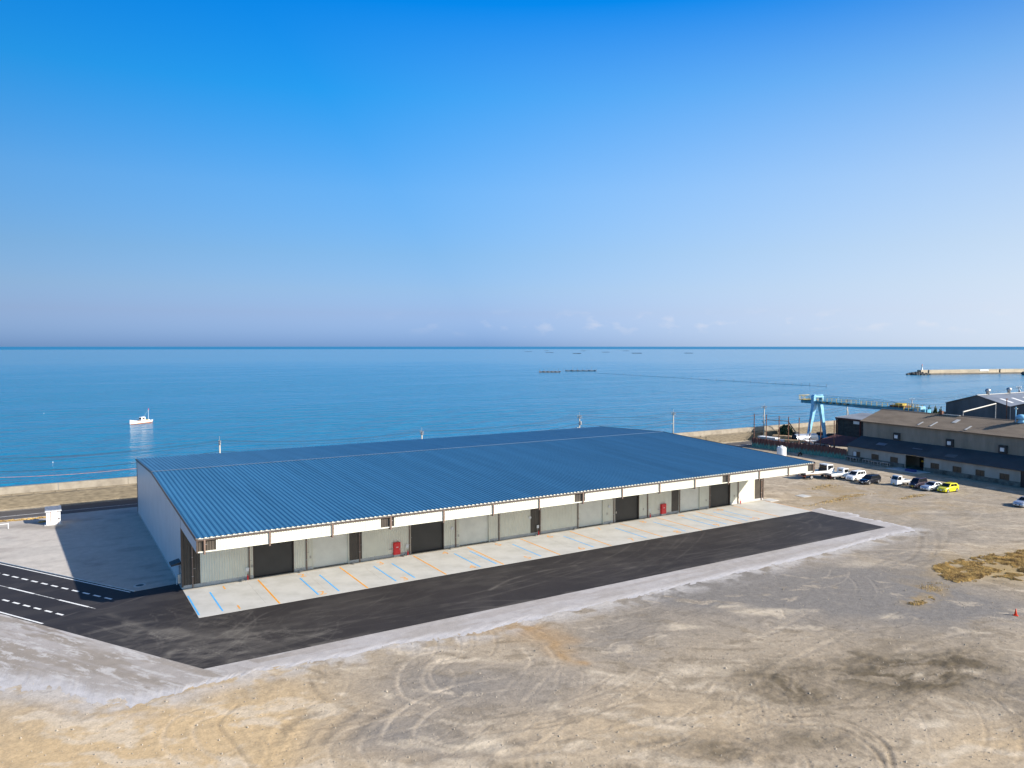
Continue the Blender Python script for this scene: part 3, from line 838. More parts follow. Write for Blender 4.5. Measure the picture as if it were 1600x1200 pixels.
n = np.where(AV[:, 0] < 14, fbm(sxa / 7.0, sya, 0.9, 5, 311), fbm(AV[:, 0] / 6.0, AV[:, 1], 0.8, 5, 313)); n2 = fbm(AV[:, 0], AV[:, 1], 7, 3, 321)
acol = np.tile(np.array([[0.365, 0.345, 0.34]]), (len(AV), 1))
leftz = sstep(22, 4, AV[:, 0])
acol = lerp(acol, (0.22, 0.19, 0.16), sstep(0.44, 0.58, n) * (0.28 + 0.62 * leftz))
acol = lerp(acol, (0.30, 0.275, 0.25), sstep(0.4, 0.7, n2) * 0.5)
fn_ = fbm(sxa / 5.0, sya, 0.35, 5, 331, 0.7)
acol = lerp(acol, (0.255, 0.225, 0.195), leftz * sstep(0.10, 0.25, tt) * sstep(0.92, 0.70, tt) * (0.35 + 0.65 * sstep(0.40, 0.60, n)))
acol = lerp(acol, (0.44, 0.425, 0.415), leftz * sstep(0.54, 0.66, fn_) * 0.8)
acol = lerp(acol, (0.44, 0.43, 0.44), sstep(0.72, 0.93, tt + 0.25 * (n - 0.5)) * 0.75)
az = 0.006 - 0.056 * sstep(0.72, 1.0, tt)
I = np.arange(nr * NA).reshape(nr, NA)
AF = np.stack([I[:-1, :-1], I[:-1, 1:], I[1:, 1:], I[1:, :-1]], -1).reshape(-1, 4)[:, ::-1]
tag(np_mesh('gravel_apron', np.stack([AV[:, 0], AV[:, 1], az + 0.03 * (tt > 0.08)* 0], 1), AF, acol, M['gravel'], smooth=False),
    'pale crushed stone apron along the outer edge of the asphalt', kind='structure')

# coast road with its edge line, sandy strip at the foot of the sea wall
def road_colour(x, y):
    n = fbm(x / 3, y, 1.5, 4, 401)
    return np.tile(np.array([[0.085, 0.08, 0.078]]), (len(x), 1)) * (0.75 + 0.5 * n)[:, None]
cr = clipped_sheet('coast_road', [[(-120, 131.0), (320, 131.0), (320, 138.5), (-120, 138.5)]], 0.014, 1.0, road_colour, M['asphalt'])
cr['label'] = 'grey coast road running along the sea wall'
MB().box(-120, 320, 133.7, 133.84, 0.018, 0.020).build('edge_line', M['white_paint'], cr)
MB().box(-120, 320, 137.95, 138.07, 0.018, 0.020).build('edge_line', M['worn_white'], cr)
vs = MB(); pr = []
for i in range(221):
    x = -120 + 2 * i
    pr.append([(x, 138.25 + 0.35 * random.random(), 0.02), (x, 138.9, 0.06), (x, 139.75, 0.10)])
vs.loft(pr, caps=False, closed=False)
tag(vs.build('sandy_verge', M['verge_sand']), 'strip of pale sand along the foot of the sea wall', kind='structure')

# painted lines of the access road (parts of the asphalt)
asph = bpy.data.objects['asphalt']
def road_mark(p, q, w, matl, name='road_marking', z=0.018):
    p, q = np.array(p), np.array(q); d = (q - p) / np.linalg.norm(q - p); nrm = np.array([-d[1], d[0]]) * w / 2
    return MB().quad((*(p - nrm), z), (*(q - nrm), z), (*(q + nrm), z), (*(p + nrm), z)).build(name, matl, asph)
du = [(20, 188, 65, 197), (95, 205, 140, 215), (168, 222, 215, 233), (243, 239, 292, 250), (322, 258, 370, 268), (400, 274, 450, 285), (482, 292, 533, 304), (565, 311, 615, 322), (650, 329, 700, 340), (735, 349, 785, 360), (822, 369, 875, 381)]
dl = [(18, 387, 68, 398), (98, 407, 150, 418), (180, 427, 234, 439), (265, 449, 320, 461), (355, 471, 408, 484), (442, 493, 496, 507)]
dirR = np.array([1, -1.638]); dirR = dirR / np.linalg.norm(dirR)
def marks(lst, w):
    ps = [(np.array(g(a / 5, 860 + b / 5)), np.array(g(c / 5, 860 + d / 5))) for a, b, c, d in lst]
    base = np.mean([(p + q) / 2 for p, q in ps], 0)
    t = [(float((p - base) @ dirR), float((q - base) @ dirR)) for p, q in ps]
    stp = np.mean(np.diff([a for a, b in t])); ln = np.mean([b - a for a, b in t]); s0 = np.mean([a - stp * i for i, (a, b) in enumerate(t)])
    for i in range(-9, len(t)):
        a = s0 + stp * i
        road_mark(base + dirR * a, base + dirR * (a + ln), w, M['white_paint'])
marks(du, 0.24); marks(dl, 0.24)
c1, c2 = g(12, 918), g(138.4, 948.6); cd = np.array(c2) - np.array(c1); cl = np.linalg.norm(cd); cd = cd / cl
def cpt(t): return np.array(c2) + cd * t
for a, b in ((-4.55, 0), (-13.0, -8.6), (-21.6, -17.2), (-30.2, -25.8)):
    road_mark(cpt(a), cpt(b), 0.2, M['white_paint'])
for a, b in ((-8.5, -4.65), (-17.1, -13.1), (-25.7, -21.7), (0.05, 1.0)):
    road_mark(cpt(a), cpt(b), 0.12, M['worn_white'])
road_mark((N_line(124) - 0.02 - 0.35, 124), (7.35 - 0.35, 85.6), 0.16, M['white_paint'])
road_mark((S_line(110) + 0.25, 110), (S_line(79.9) + 0.25, 79.9), 0.18, M['white_paint'])
kb = MB()
kd = np.array([7.35, 85.6]) - np.array([N_line(124), 124]); kd = kd / np.linalg.norm(kd); kn = np.array([-kd[1], kd[0]])
p = np.array([N_line(124), 124]); q = np.array([7.35, 85.6])
kb.loft([[(*(a + kn * 0.0), 0.0), (*(a + kn * 0.14), 0.0), (*(a + kn * 0.14), 0.09), (*(a + kn * 0.02), 0.09)] for a in (p, q)])
tag(kb.build('kerb', M['plinth_concrete']), 'thin pale kerb between access road and gravel yard', kind='structure')

# manhole in the gravel yard
mh = empty('manhole', (*g(218.5, 915), 0.02), 0, 'round manhole ring in the shaded gravel yard', 'manhole')
MB().lathe([(0.62, 0), (0.62, 0.03), (0.40, 0.03), (0.40, 0.0)], 20).build('concrete_ring', M['plinth_concrete'], mh)
MB().lathe([(0.39, 0), (0.39, 0.02), (0.05, 0.024)], 20).build('iron_lid', M['black_metal'], mh)

# ------------------------------------------------------------------ loading pad: slabs, painted lines and numbers
pad = MB().box(X0 + 0.01, PX1 - 0.01, YP + 0.01, Y0 - 0.02, -0.1, 0.020).build('loading_pad', M['plinth_concrete'])
tag(pad, 'pale concrete loading pad in front of the warehouse', kind='structure')
nb = 14; bw = (PX1 - X0) / nb
sl = MB().box(0.006, bw - 0.006, 0, PADD - 0.86, -0.02, 0.030).mesh('slab', M['pad_concrete'])
s2 = MB().box(0.004, bw - 0.004, PADD - 0.85, PADD - 0.02, -0.02, 0.032).mesh('threshold_slab', M['pad_edge'])
for i in range(nb):
    inst('slab', sl, pad, (X0 + i * bw, YP, 0)); inst('threshold_slab', s2, pad, (X0 + i * bw, YP, 0))
FS = 88.0 / 88.42
def pad_line(x, y0, y1, w, m, name):
    MB().box(X0 + x - w / 2, X0 + x + w / 2, Y0 + y0, Y0 + y1, 0.034, 0.037).build(name, m, pad)
for x in (7.39, 16.41, 25.46, 32.82, 40.67, 48.53, 57.15, 64.2, 72.0, 79.98):
    pad_line(x, -9.72, -0.9, 0.16, M['orange_paint'], 'bay_line')
pad_line(87.45, -9.72, -0.9, 0.14, M['orange_paint'], 'bay_line')
for x in (0.14, 2.24, 11.41, 13.56, 19.84, 22.02, 30.07, 32.21, 38.36, 46.25, 54.93, 61.88, 67.5, 69.72, 73.95, 76.07):
    pad_line(x, -9.08, -2.6, 0.15, M['blue_paint'], 'wheel_line')
def paint_text(t, x, y):
    cu = bpy.data.curves.new('t', 'FONT'); cu.body = t; cu.size = 1.7; cu.align_x = 'CENTER'; cu.align_y = 'CENTER'; cu.offset = -0.015
    ob = bpy.data.objects.new('t', cu); COL.objects.link(ob)
    dg = bpy.context.evaluated_depsgraph_get()
    me = bpy.data.meshes.new_from_object(ob.evaluated_get(dg))
    bpy.data.objects.remove(ob)
    me.materials.clear(); me.materials.append(M['orange_paint'])
    inst('bay_number', me, pad, (x, y, 0.038))
for t, a, b in (('1', (351.7, 920), (374.5, 951.5)), ('2', (474, 901), (505, 929)), ('3', (596.3, 881.3), (635.9, 907.1)), ('4', (697.8, 865.5), (742.3, 888.8)),
                ('5', (781.4, 852.2), (829, 873.7)), ('6', (862, 839.5), (912.7, 859.3)), ('7', (938, 827), (991.8, 845)), ('8', (1008.3, 816.4), (1063.3, 833)),
                ('9', (1068, 806.4), (1124.4, 822.2)), ('10', (1125.5, 797.6), (1183, 812))):
    xa, xb = g(*a), g(*b); xm = (xa[0] + xb[0]) / 2
    paint_text(t, xm, Y0 - 1.85); paint_text(t, xm, Y0 - 8.75)
for k, (u, v) in enumerate(((1255, 774.5), (1203.5, 781.3))):
    x, y = g(u, v)
    o = MB().box(x - 1.0, x + 1.0, y - 0.9, y + 0.9, -0.2, 0.03 if k else 0.0).build('concrete_cover', M['pad_concrete'])
    tag(o, 'square pale concrete cover in the dirt behind the flatbed trucks' if k == 0 else 'square pale concrete cover touching the right end of the loading pad', 'cover', 'concrete covers in the dirt')
bpy.data.objects['concrete_cover']['label'] = 'square pale concrete cover lying alone in the dirt right of the pad'

# ------------------------------------------------------------------ warehouse
wh = empty('warehouse', (X0, Y0, 0), 0, 'long cream warehouse with blue ribbed roof, deep canopy and roller shutters', 'warehouse')
OV, YR, HE, HR, HB = 9.85, 23.54, 7.47, 8.93, 8.19
YB = WD + 0.3
RX0, RX1 = -0.12, 87.75
sf = (HR - HE) / (YR + OV); sbk = (HR - HB) / (YB - YR)
def roof_z(y): return HR - (YR - y) * sf if y < YR else HR - (y - YR) * sbk

def rib_sheet(ya, yb, name):
    P = 0.5; prof = []
    x = RX0
    while x < RX1 - 0.01:
        for dx, dz in ((0.0, -0.058), (0.13, -0.058), (0.24, 0.0), (0.39, 0.0)):
            if x + dx <= RX1: prof.append((x + dx, dz))
        x += P
    prof.append((RX1, -0.058))
    m = MB()
    m.loft([[(x, y, roof_z(y) + dz) for x, dz in prof] for y in (ya, yb)], caps=False, closed=False)
    return m.build(name, M['roof_blue'], wh)
rib_sheet(-OV, YR - 0.002, 'front_roof_slope')
rib_sheet(YR + 0.002, YB, 'rear_roof_slope')
MB().loft([[(RX0 - 0.02, YR - 0.17, roof_z(YR - 0.17) + 0.015), (RX0 - 0.02, YR, HR + 0.04), (RX0 - 0.02, YR + 0.17, roof_z(YR + 0.17) + 0.015), (RX0 - 0.02, YR, HR - 0.1)],
           [(RX1 + 0.02, YR - 0.17, roof_z(YR - 0.17) + 0.015), (RX1 + 0.02, YR, HR + 0.04), (RX1 + 0.02, YR + 0.17, roof_z(YR + 0.17) + 0.015), (RX1 + 0.02, YR, HR - 0.1)]]).build('ridge_cap', M['ridge_metal'], wh)
un = MB()
for ya, yb in ((-OV + 0.02, YR), (YR, YB - 0.02)):
    un.loft([[(RX0 + 0.03, y, roof_z(y) - 0.17), (RX1 - 0.03, y, roof_z(y) - 0.17), (RX1 - 0.03, y, roof_z(y) - 0.21), (RX0 + 0.03, y, roof_z(y) - 0.21)] for y in (ya, yb)])
un.build('roof_underlay', M['white_plastic'], wh)
for x, nm in ((RX0 - 0.05, 'verge_trim'), (RX1, 'verge_trim')):
    t = MB()
    for ya, yb in ((-OV - 0.03, YR), (YR, YB)):
        t.loft([[(x, y, roof_z(y) - 0.26), (x + 0.05, y, roof_z(y) - 0.26), (x + 0.05, y, roof_z(y) + 0.04), (x, y, roof_z(y) + 0.04)] for y in (ya, yb)])
    t.build(nm, M['brown_trim'], wh)
# pale rib closures along the eaves, then the gutter
ec = MB(); x = RX0
while x < RX1 - 0.5:
    ec.add([(x + 0.23, -OV - 0.012, HE - 0.11), (x + 0.48, -OV - 0.012, HE - 0.11), (x + 0.43, -OV - 0.012, HE - 0.03), (x + 0.27, -OV - 0.012, HE - 0.03),
            (x + 0.23, -OV + 0.02, HE - 0.11), (x + 0.48, -OV + 0.02, HE - 0.11), (x + 0.43, -OV + 0.02, HE - 0.03), (x + 0.27, -OV + 0.02, HE - 0.03)],
           [(0, 1, 2, 3), (4, 7, 6, 5), (0, 3, 7, 4), (1, 5, 6, 2)])
    x += 0.5
tag(ec.build('rib_closures', M['cream_cladding'], wh), kind='stuff')
MB().box(RX0, RX1, -OV - 0.13, -OV + 0.0, HE - 0.30, HE - 0.165).build('gutter', M['brown_trim'], wh)
MB().box(RX0, RX1, YB, YB + 0.13, HB - 0.32, HB - 0.17).build('gutter', M['brown_trim'], wh)

def corr(mb, x0, x1, z0, z1, y, pitch=0.25, d=0.05, back=True, f=None, axis='x', sgn=-1):
    """ribbed upright cladding; ribs stand proud towards sgn along the normal axis"""
    n = max(1, int(round((x1 - x0) / pitch))); p = (x1 - x0) / n; prof = []
    for i in range(n):
        x = x0 + i * p
        prof += [(x, 0), (x + 0.36 * p, 0), (x + 0.60 * p, sgn * d), (x + 0.80 * p, sgn * d)]
    prof.append((x1, 0))
    top = f or (lambda x: z1)
    P = (lambda a, b, z: (a, y + b, z)) if axis == 'x' else (lambda a, b, z: (y + b, a, z))
    mb.loft([[P(a, b, z0) for a, b in prof], [P(a, b, top(a)) for a, b in prof]], caps=False, closed=False)
    return mb

# structural frame: columns inside the wall line, canopy beams
PIPES = [0.45, 6.7, 12.9, 19.1, 25.38, 31.6, 37.85, 44.2, 50.45, 56.75, 63.05, 69.4, 75.7, 82.0, 87.45]
for xp in PIPES:
    b = MB()
    x = min(max(xp, 0.3), 87.5)
    b.loft([[(x - 0.1, y, roof_z(y) - 0.62), (x + 0.1, y, roof_z(y) - 0.62), (x + 0.1, y, roof_z(y) - 0.22), (x - 0.1, y, roof_z(y) - 0.22)] for y in (-OV + 0.2, 0.3)])
    b.build('canopy_beam', M['brown_trim'], wh)

# fascia of the canopy
ZF0, ZF1 = HE - 1.30, HE - 0.17
FB = [(-0.05, 1.62, 'd'), (1.62, 6.5, 'l'), (6.5, 12.7, 'l'), (12.7, 17.85, 'l'), (17.85, 19.35, 'd'), (19.35, 25.1, 'l'), (25.1, 31.3, 'l'), (31.3, 37.55, 'l'), (37.55, 42.75, 'l'), (42.75, 44.3, 'd'),
      (44.3, 50.1, 'l'), (50.1, 56.4, 'l'), (56.4, 62.7, 'l'), (62.7, 68.0, 'l'), (68.0, 69.5, 'd'), (69.5, 75.35, 'l'), (75.35, 81.65, 'l'), (81.65, 86.15, 'l'), (86.15, 87.68, 'd')]
for a, b, k in FB:
    corr(MB(), a + 0.015, b - 0.015, ZF0, ZF1, -OV + 0.03 + (0.10 if k == 'd' else 0.0)).build('fascia_panel', M['cream_cladding' if k == 'l' else 'brown_cladding'], wh)
MB().box(-0.06, 87.69, -OV - 0.02, -OV + 0.16, ZF0 - 0.10, ZF0 - 0.005).build('fascia_sill', M['cream_cladding'], wh)
MB().box(-0.06, 87.69, -OV + 0.19, -OV + 0.23, ZF0 + 0.0, ZF1 + 0.05).build('fascia_backing', M['cream_cladding'], wh)
for x in (0.6, 6.5, 12.68, 18.92, 25.08, 31.3, 37.55, 43.95, 50.1, 56.38, 62.68, 69.08, 75.35, 81.65, 87.35):
    p = MB()
    p.box(x - 0.07, x + 0.07, -OV - 0.14, -OV - 0.035, ZF0 - 0.22, ZF1 - 0.02)
    p.box(x - 0.065, x + 0.065, -OV - 0.10, -OV + 0.55, ZF0 - 0.30, ZF0 - 0.18)
    d = p.build('fascia_downpipe', M['pipe_brown'], wh)
    MB().box(x + 0.07, x + 0.22, -OV - 0.10, -OV - 0.07, ZF0 + 0.62, ZF0 + 0.66).build('bracket', M['galvanised'], d)
# canopy ends (left one in shade, right one lit)
for x in (-0.06, 87.66):
    m = MB()
    m.loft([[(x, y, roof_z(y) - 1.45), (x + 0.06, y, roof_z(y) - 1.45), (x + 0.06, y, roof_z(y) - 0.20), (x, y, roof_z(y) - 0.20)] for y in (-OV + 0.16, -0.12)])
    m.build('canopy_end_panel', M['grey_cladding'], wh)
    MB().box(x - 0.03, x + 0.09, -OV - 0.03, -OV + 0.16, HE - 1.42, HE - 0.14).build('canopy_corner_trim', M['brown_trim'], wh)

# front wall
ZB, ZT = 0.36, 7.66
def wallp(x0, x1, m, z0=ZB):
    corr(MB(), x0, x1, z0, ZT, 0.0).build('wall_panel', M[m], wh)
C = [(0.12, 1.78, 'brown_cladding'), (1.78, 7.16, 'cream_cladding'), (11.58, 13.62, 'cream_cladding'), (17.95, 19.5, 'brown_cladding'), (19.5, 25.7, 'cream_cladding'), (30.15, 32.2, 'cream_cladding'),
     (36.68, 42.95, 'cream_cladding'), (42.95, 44.5, 'brown_cladding'), (44.5, 50.8, 'cream_cladding'), (55.25, 57.35, 'cream_cladding'), (61.8, 68.15, 'cream_cladding'), (68.15, 69.6, 'brown_cladding'), (74.1, 76.25, 'cream_cladding'), (80.7, 86.35, 'cream_cladding'), (86.35, 87.8, 'brown_cladding')]
C = [(a * FS if a > 2 else a, b * FS if b < 87 else b, m) for a, b, m in C]
SH = [(7.16, 11.58, 'dark_shutter'), (13.62, 17.95, 'pale_shutter'), (25.7, 30.15, 'dark_shutter'), (32.2, 36.68, 'pale_shutter'), (50.8, 55.25, 'pale_shutter'), (57.35, 61.8, 'dark_shutter'), (69.6, 74.1, 'pale_shutter'), (76.25, 80.7, 'dark_shutter')]
SH = [(a * FS, b * FS, m) for a, b, m in SH]
for a, b, m in C:
    wallp(a + 0.004, b - 0.004, m)
    MB().box(a + 0.003, b - 0.003, -0.055, 0.1, 0.02, ZB - 0.004).build('plinth', M['plinth_concrete'], wh)
SHH = 5.3
for a, b, m in SH:
    s = MB(); prof = []
    n = 53
    for i in range(n):
        z = 0.10 + i * (SHH - 0.1) / n; h = (SHH - 0.1) / n
        prof += [(0.22, z), (0.205, z + 0.25 * h), (0.205, z + 0.7 * h), (0.22, z + 0.95 * h)]
    prof.append((0.22, SHH))
    s.loft([[(x, y, z) for y, z in prof] for x in (a + 0.09, b - 0.09)], caps=False, closed=False)
    sh = s.build('roller_shutter', M[m], wh)
    MB().box(a + 0.09, b - 0.09, 0.17, 0.24, 0.035, 0.10).build('bottom_rail', M['black_metal' if m == 'dark_shutter' else 'galvanised'], sh)
    fr = MB()
    fr.box(a, a + 0.085, -0.02, 0.30, 0.033, SHH); fr.box(b - 0.085, b, -0.02, 0.30, 0.033, SHH); fr.box(a, b, -0.02, 0.30, SHH + 0.002, SHH + 0.12)
    fr.build('shutter_frame', M['brown_trim' if m == 'dark_shutter' else 'cream_cladding'], wh)
    corr(MB(), a + 0.004, b - 0.004, SHH + 0.125, ZT, 0.0).build('wall_panel', M['cream_cladding'], wh)
# other walls
def gable(x, sgn, name, m):
    ys = [0.0, YR, WD]
    w = MB().loft([[(x, 0, 0.02), (x, WD, 0.02), (x, WD, roof_z(WD) - 0.2), (x, YR, HR - 0.2), (x, 0, roof_z(0) - 0.2)],
                   [(x + sgn * 0.12, 0, 0.02), (x + sgn * 0.12, WD, 0.02), (x + sgn * 0.12, WD, roof_z(WD) - 0.2), (x + sgn * 0.12, YR, HR - 0.2), (x + sgn * 0.12, 0, roof_z(0) - 0.2)]])
    return w.build(name, M[m], wh)
gable(0.0, 1, 'end_wall', 'grey_cladding')
gable(88.0 - 0.12, 1, 'end_wall', 'grey_cladding')
corr(MB(), 0.13, 87.87, 0.02, roof_z(WD) - 0.2, WD - 0.04, sgn=1).build('rear_wall', M['cream_cladding'], wh)
MB().box(-0.05, -0.004, 0.14, WD - 0.01, 0.0, 0.22).build('end_plinth', M['plinth_concrete'], wh)
for x in (-0.055, 87.87):
    for y in (-0.07, WD - 0.08):
        MB().box(x, x + 0.18, y, y + 0.16, 0.22, roof_z(y) - 0.18).build('corner_trim', M['brown_trim'], wh)
# downpipes on the wall with their brackets
for i, x in enumerate(PIPES):
    x = 1.0 if i == 0 else x
    p = MB().box(x - 0.06, x + 0.06, -0.17, -0.06, 0.06, 6.6)
    d = p.build('downpipe', M['pipe_brown'], wh)
    for z in (1.2, 3.2, 5.2):
        MB().box(x - 0.08, x + 0.085, -0.176, -0.055, z, z + 0.05).build('bracket', M['galvanised'], d)
    MB().box(x + 0.062, x + 0.3, -0.12, -0.10, 2.0, 2.03).build('bracket', M['galvanised'], d)
# small fittings: sockets, round alarms, low outlet boxes
for x, z in ((7.0, 1.25), (13.35, 1.3), (32.0, 1.3), (50.6, 1.2), (55.6, 1.3), (57.2, 1.3), (62.3, 1.2), (75.0, 1.2), (81.2, 1.2)):
    MB().bevbox(x - 0.09, x + 0.09, -0.12, -0.04, z, z + 0.28, 0.02).build('socket_box', M['beige_box'], wh)
for x in (31.1, 42.6, 55.9, 36.2):
    if x == 36.2: continue
    MB().tube((x, -0.16, 2.45), (x, -0.03, 2.45), 0.19, n=14).build('alarm_bell', M['white_plastic'], wh)
    MB().box(x - 0.2, x + 0.2, -0.10, -0.03, 3.6, 3.68).build('cable_bracket', M['brown_trim'], wh)
for x in (6.0, 12.2, 18.3, 24.9, 31.0, 37.2, 43.6, 49.9, 56.1, 69.0, 75.2):
    MB().box(x - 0.2, x + 0.2, -0.28, -0.06, 0.033, 0.14).build('drain_box', M['galvanised'], wh)
# side door with black hood at the front end of the shaded wall
dr = MB().box(-0.07, -0.008, 0.75, 1.65, 0.1, 2.1).build('side_door', M['galvanised'], wh)
MB().box(-0.12, -0.071, 0.85, 0.95, 1.0, 1.1).build('handle', M['black_metal'], dr)
MB().loft([[(-0.95, y, 2.40), (-0.01, y, 2.52), (-0.01, y, 2.78), (-0.95, y, 2.52)] for y in (0.35, 2.0)]).build('door_hood', M['black_metal'], wh)
MB().box(-0.35, -0.06, 0.22, 0.55, 0.6, 1.5).build('meter_cabinet', M['beige_box'], wh)
MB().tube((-0.25, 1.9, 0.0), (-0.25, 1.9, 0.9), 0.05).build('guard_post', M['white_plastic'], wh)

# red hydrant cabinets
for k, (x0, x1) in enumerate(((23.34 * FS, 24.19 * FS), (65.85 * FS, 66.81 * FS))):
    h = empty('hydrant_cabinet', (X0 + (x0 + x1) / 2, Y0 - 0.22, 0.3), 0, ('tall red hydrant cabinet on the wall between bay numbers 3 and 4', 'tall red hydrant cabinet on the wall beside bay number 9')[k], 'hydrant cabinet', 'hydrant cabinets on the front wall')
    w = (x1 - x0) / 2
    MB().bevbox(-w, w, -0.16, 0.16, 0.0, 1.45, 0.03).build('cabinet', M['red_paint'], h)
    dd = MB().box(-w + 0.05, w - 0.05, -0.185, -0.162, 0.06, 1.36).build('door', M['red_paint'], h)
    MB().box(-0.14, 0.14, -0.20, -0.187, 0.86, 0.93).build('name_strip', M['white_plastic'], dd)
    MB().box(w - 0.12, w - 0.07, -0.215, -0.187, 0.55, 0.75).build('handle', M['galvanised'], dd)
    MB().tube((-w - 0.55, 0.0, 0.72), (-w, 0.0, 0.72), 0.05).build('hose_outlet', M['galvanised'], h)
    MB().box(-w + 0.05, w - 0.05, -0.1, 0.14, -0.27, -0.002).build('stand', M['plinth_concrete'], h)
exl = ['fire extinguisher with white sign at the first downpipe beside bay 1', 'fire extinguisher with white sign between the hydrant cabinet and bay 4 shutter', 'fire extinguisher with white sign before the dark cladding near bay 6', 'fire extinguisher with white sign at the downpipe near bay 8', 'fire extinguisher with white sign in the sunlit corner beyond bay 10']
for k, x in enumerate((6.45, 25.0, 43.75, 63.3, 82.25)):
    e = empty('fire_extinguisher', (X0 + x, Y0 - 0.42, 0.033), 0, exl[k], 'extinguisher', 'fire extinguishers along the front wall')
    MB().lathe([(0.02, 0.05), (0.075, 0.06), (0.085, 0.10), (0.085, 0.42), (0.06, 0.5), (0.025, 0.55), (0.025, 0.62)], 12).build('cylinder', M['red_paint'], e, True)
    MB().box(-0.05, 0.05, -0.03, 0.05, 0.622, 0.68).build('valve', M['black_metal'], e)
    MB().box(-0.2, 0.2, -0.16, 0.2, 0.0, 0.04).build('stand_base', M['galvanised'], e)
    MB().box(-0.17, 0.17, 0.15, 0.18, 0.9, 1.3).build('sign_board', M['white_plastic'], e)
    MB().box(-0.012, 0.012, 0.182, 0.20, 0.05, 1.25).build('sign_post', M['galvanised'], e)

# ------------------------------------------------------------------ sea wall: sloping revetment panels below, parapet blocks above
SWX0, SWX1 = -80.0, 330.0
sw = empty('sea_wall', (0, 139.6, 0), 0, 'long weathered concrete sea wall with sloping foot and plain parapet', 'sea wall')
rp = MB()
rp.loft([[(0.03, 0.0, 0.0), (0.03, 1.15, 2.15), (0.03, 1.6, 2.15), (0.03, 1.6, 0.0)], [(2.87, 0.0, 0.0), (2.87, 1.15, 2.15), (2.87, 1.6, 2.15), (2.87, 1.6, 0.0)]])
rpm = rp.mesh('revetment_panel', M['revetment'])
x = SWX0
while x < SWX1:
    inst('revetment_panel', rpm, sw, (x, 0, 0)); x += 2.9
pbm = MB().loft([[(a, 1.22, 2.0), (a, 1.30, 3.12), (a, 1.38, 3.2), (a, 2.2, 3.2), (a, 2.25, 2.0)] for a in (0.02, 9.98)]).mesh('parapet_block', M['seawall_concrete'])
x = SWX0 + 1.6
while x < SWX1:
    inst('parapet_block', pbm, sw, (x, 0, 0)); x += 10.0
MB().box(SWX0, SWX1, 0.05, 2.2, -6.0, 1.9).build('wall_core', M['revetment'], sw)
stp = MB()
for k in range(8): stp.box(0, 1.2, 0.10 + 0.15 * k, 1.2, 0.27 * k, 0.27 * (k + 1))
for x in (143.2,):
    so = stp.build('steps', M['seawall_concrete'], sw); so.location = (x, -0.25, 0)

# ------------------------------------------------------------------ utility poles and wires
PL = [(-14.5, 9.3), (25.8, 9.46), (64.18, 8.88), (103.28, 10.18), (131.98, 9.6), (164.87, 9.81), (200.74, 10.2), (233.57, 9.0), (300.26, 11.25)]
pl_lab = [None, 'concrete utility pole with crossarm behind the left end of the blue roof', 'concrete utility pole with crossarm behind the middle of the blue roof', 'concrete utility pole rising behind the right half of the blue roof', 'concrete utility pole at the right end of the blue roof',
          'tall concrete utility pole beside the sea wall behind the rusty fence', 'braced utility pole behind the dark open shed and crane', 'slim utility pole against the sea right of the crane', 'utility pole with transformers behind the grey twin-gabled sheds']
def utility_pole(x, h, lab, k):
    t = empty('utility_pole', (x, 138.9, 0), 0, lab or 'concrete utility pole on the coast road left of the warehouse', 'utility pole', 'utility poles along the coast road')
    MB().tube((0, 0, 0), (0, 0, h - 0.9), 0.19, 0.13, 10).build('pole', M['pole_concrete'], t, True)
    MB().tube((0, 0, h - 0.9), (0, 0, h), 0.045, 0.035, 6).build('top_pin', M['galvanised'], t)
    for dz in (0.95, 1.35) if k != 7 else (0.6,):
        MB().box(-0.05, 0.05, -0.85, 0.85, h - dz - 0.08, h - dz).build('crossarm', M['galvanised'], t)
        for y in (-0.75, -0.3, 0.3, 0.75):
            MB().lathe([(0.05, 0), (0.09, 0.03), (0.05, 0.08), (0.09, 0.12), (0.05, 0.2)], 8, (0, y, h - dz)).build('insulator', M['galvanised'], t)
    MB().box(-0.30, 0.05, -0.2, 0.0, h - 3.5, h - 3.35).build('cable_arm', M['galvanised'], t)
    MB().box(-0.75, -0.30, -0.16, -0.04, h - 3.55, h - 3.43).build('street_lamp_head', M['galvanised'], t)
    if k == 6:
        MB().tube((0.0, 0.1, h - 2.5), (2.4, 0.1, 0), 0.11, 0.13, 8).build('brace', M['pole_concrete'], t)
    if k in (8, 3):
        MB().lathe([(0.2, 0), (0.24, 0.06), (0.24, 0.75), (0.18, 0.85)], 12, (0.0, -0.42, h - 2.9)).build('transformer', M['galvanised'], t)
    return t
for k, (x, h) in enumerate(PL):
    utility_pole(x, h, pl_lab[k], k)
spans = ['left of the warehouse', 'over the left half of the blue roof', 'over the middle of the blue roof', 'over the right half of the blue roof', 'right of the blue roof', 'behind the rusty fence', 'behind the crane', 'behind the old factory']
for k in range(len(PL) - 1):
    (xa, ha), (xb, hb) = PL[k], PL[k + 1]
    w = empty('power_line', ((xa + xb) / 2, 138.9, 0), 0, 'thin black power wires sagging against the sea ' + spans[k], 'wires', 'wires between the utility poles')
    for dy, dz, sag, r, m in ((-0.75, -0.75, 0.9, 0.018, 'wire'), (0.75, -0.75, 0.95, 0.018, 'wire'), (-0.3, -1.15, 1.0, 0.016, 'wire'), (0.0, -2.6, 1.1, 0.03, 'wire'), (-0.1, -3.4, 1.2, 0.028, 'cable_sleeve' if k == 0 else 'wire')):
        pts = []
        for i in range(17):
            t = i / 16
            pts.append((xa + (xb - xa) * t - (xa + xb) / 2, dy, ha + dz + (hb - ha) * t - sag * 4 * t * (1 - t)))
        MB().path(pts, r, 4).build('wire' if m == 'wire' else 'sleeved_cable', M[m], w)

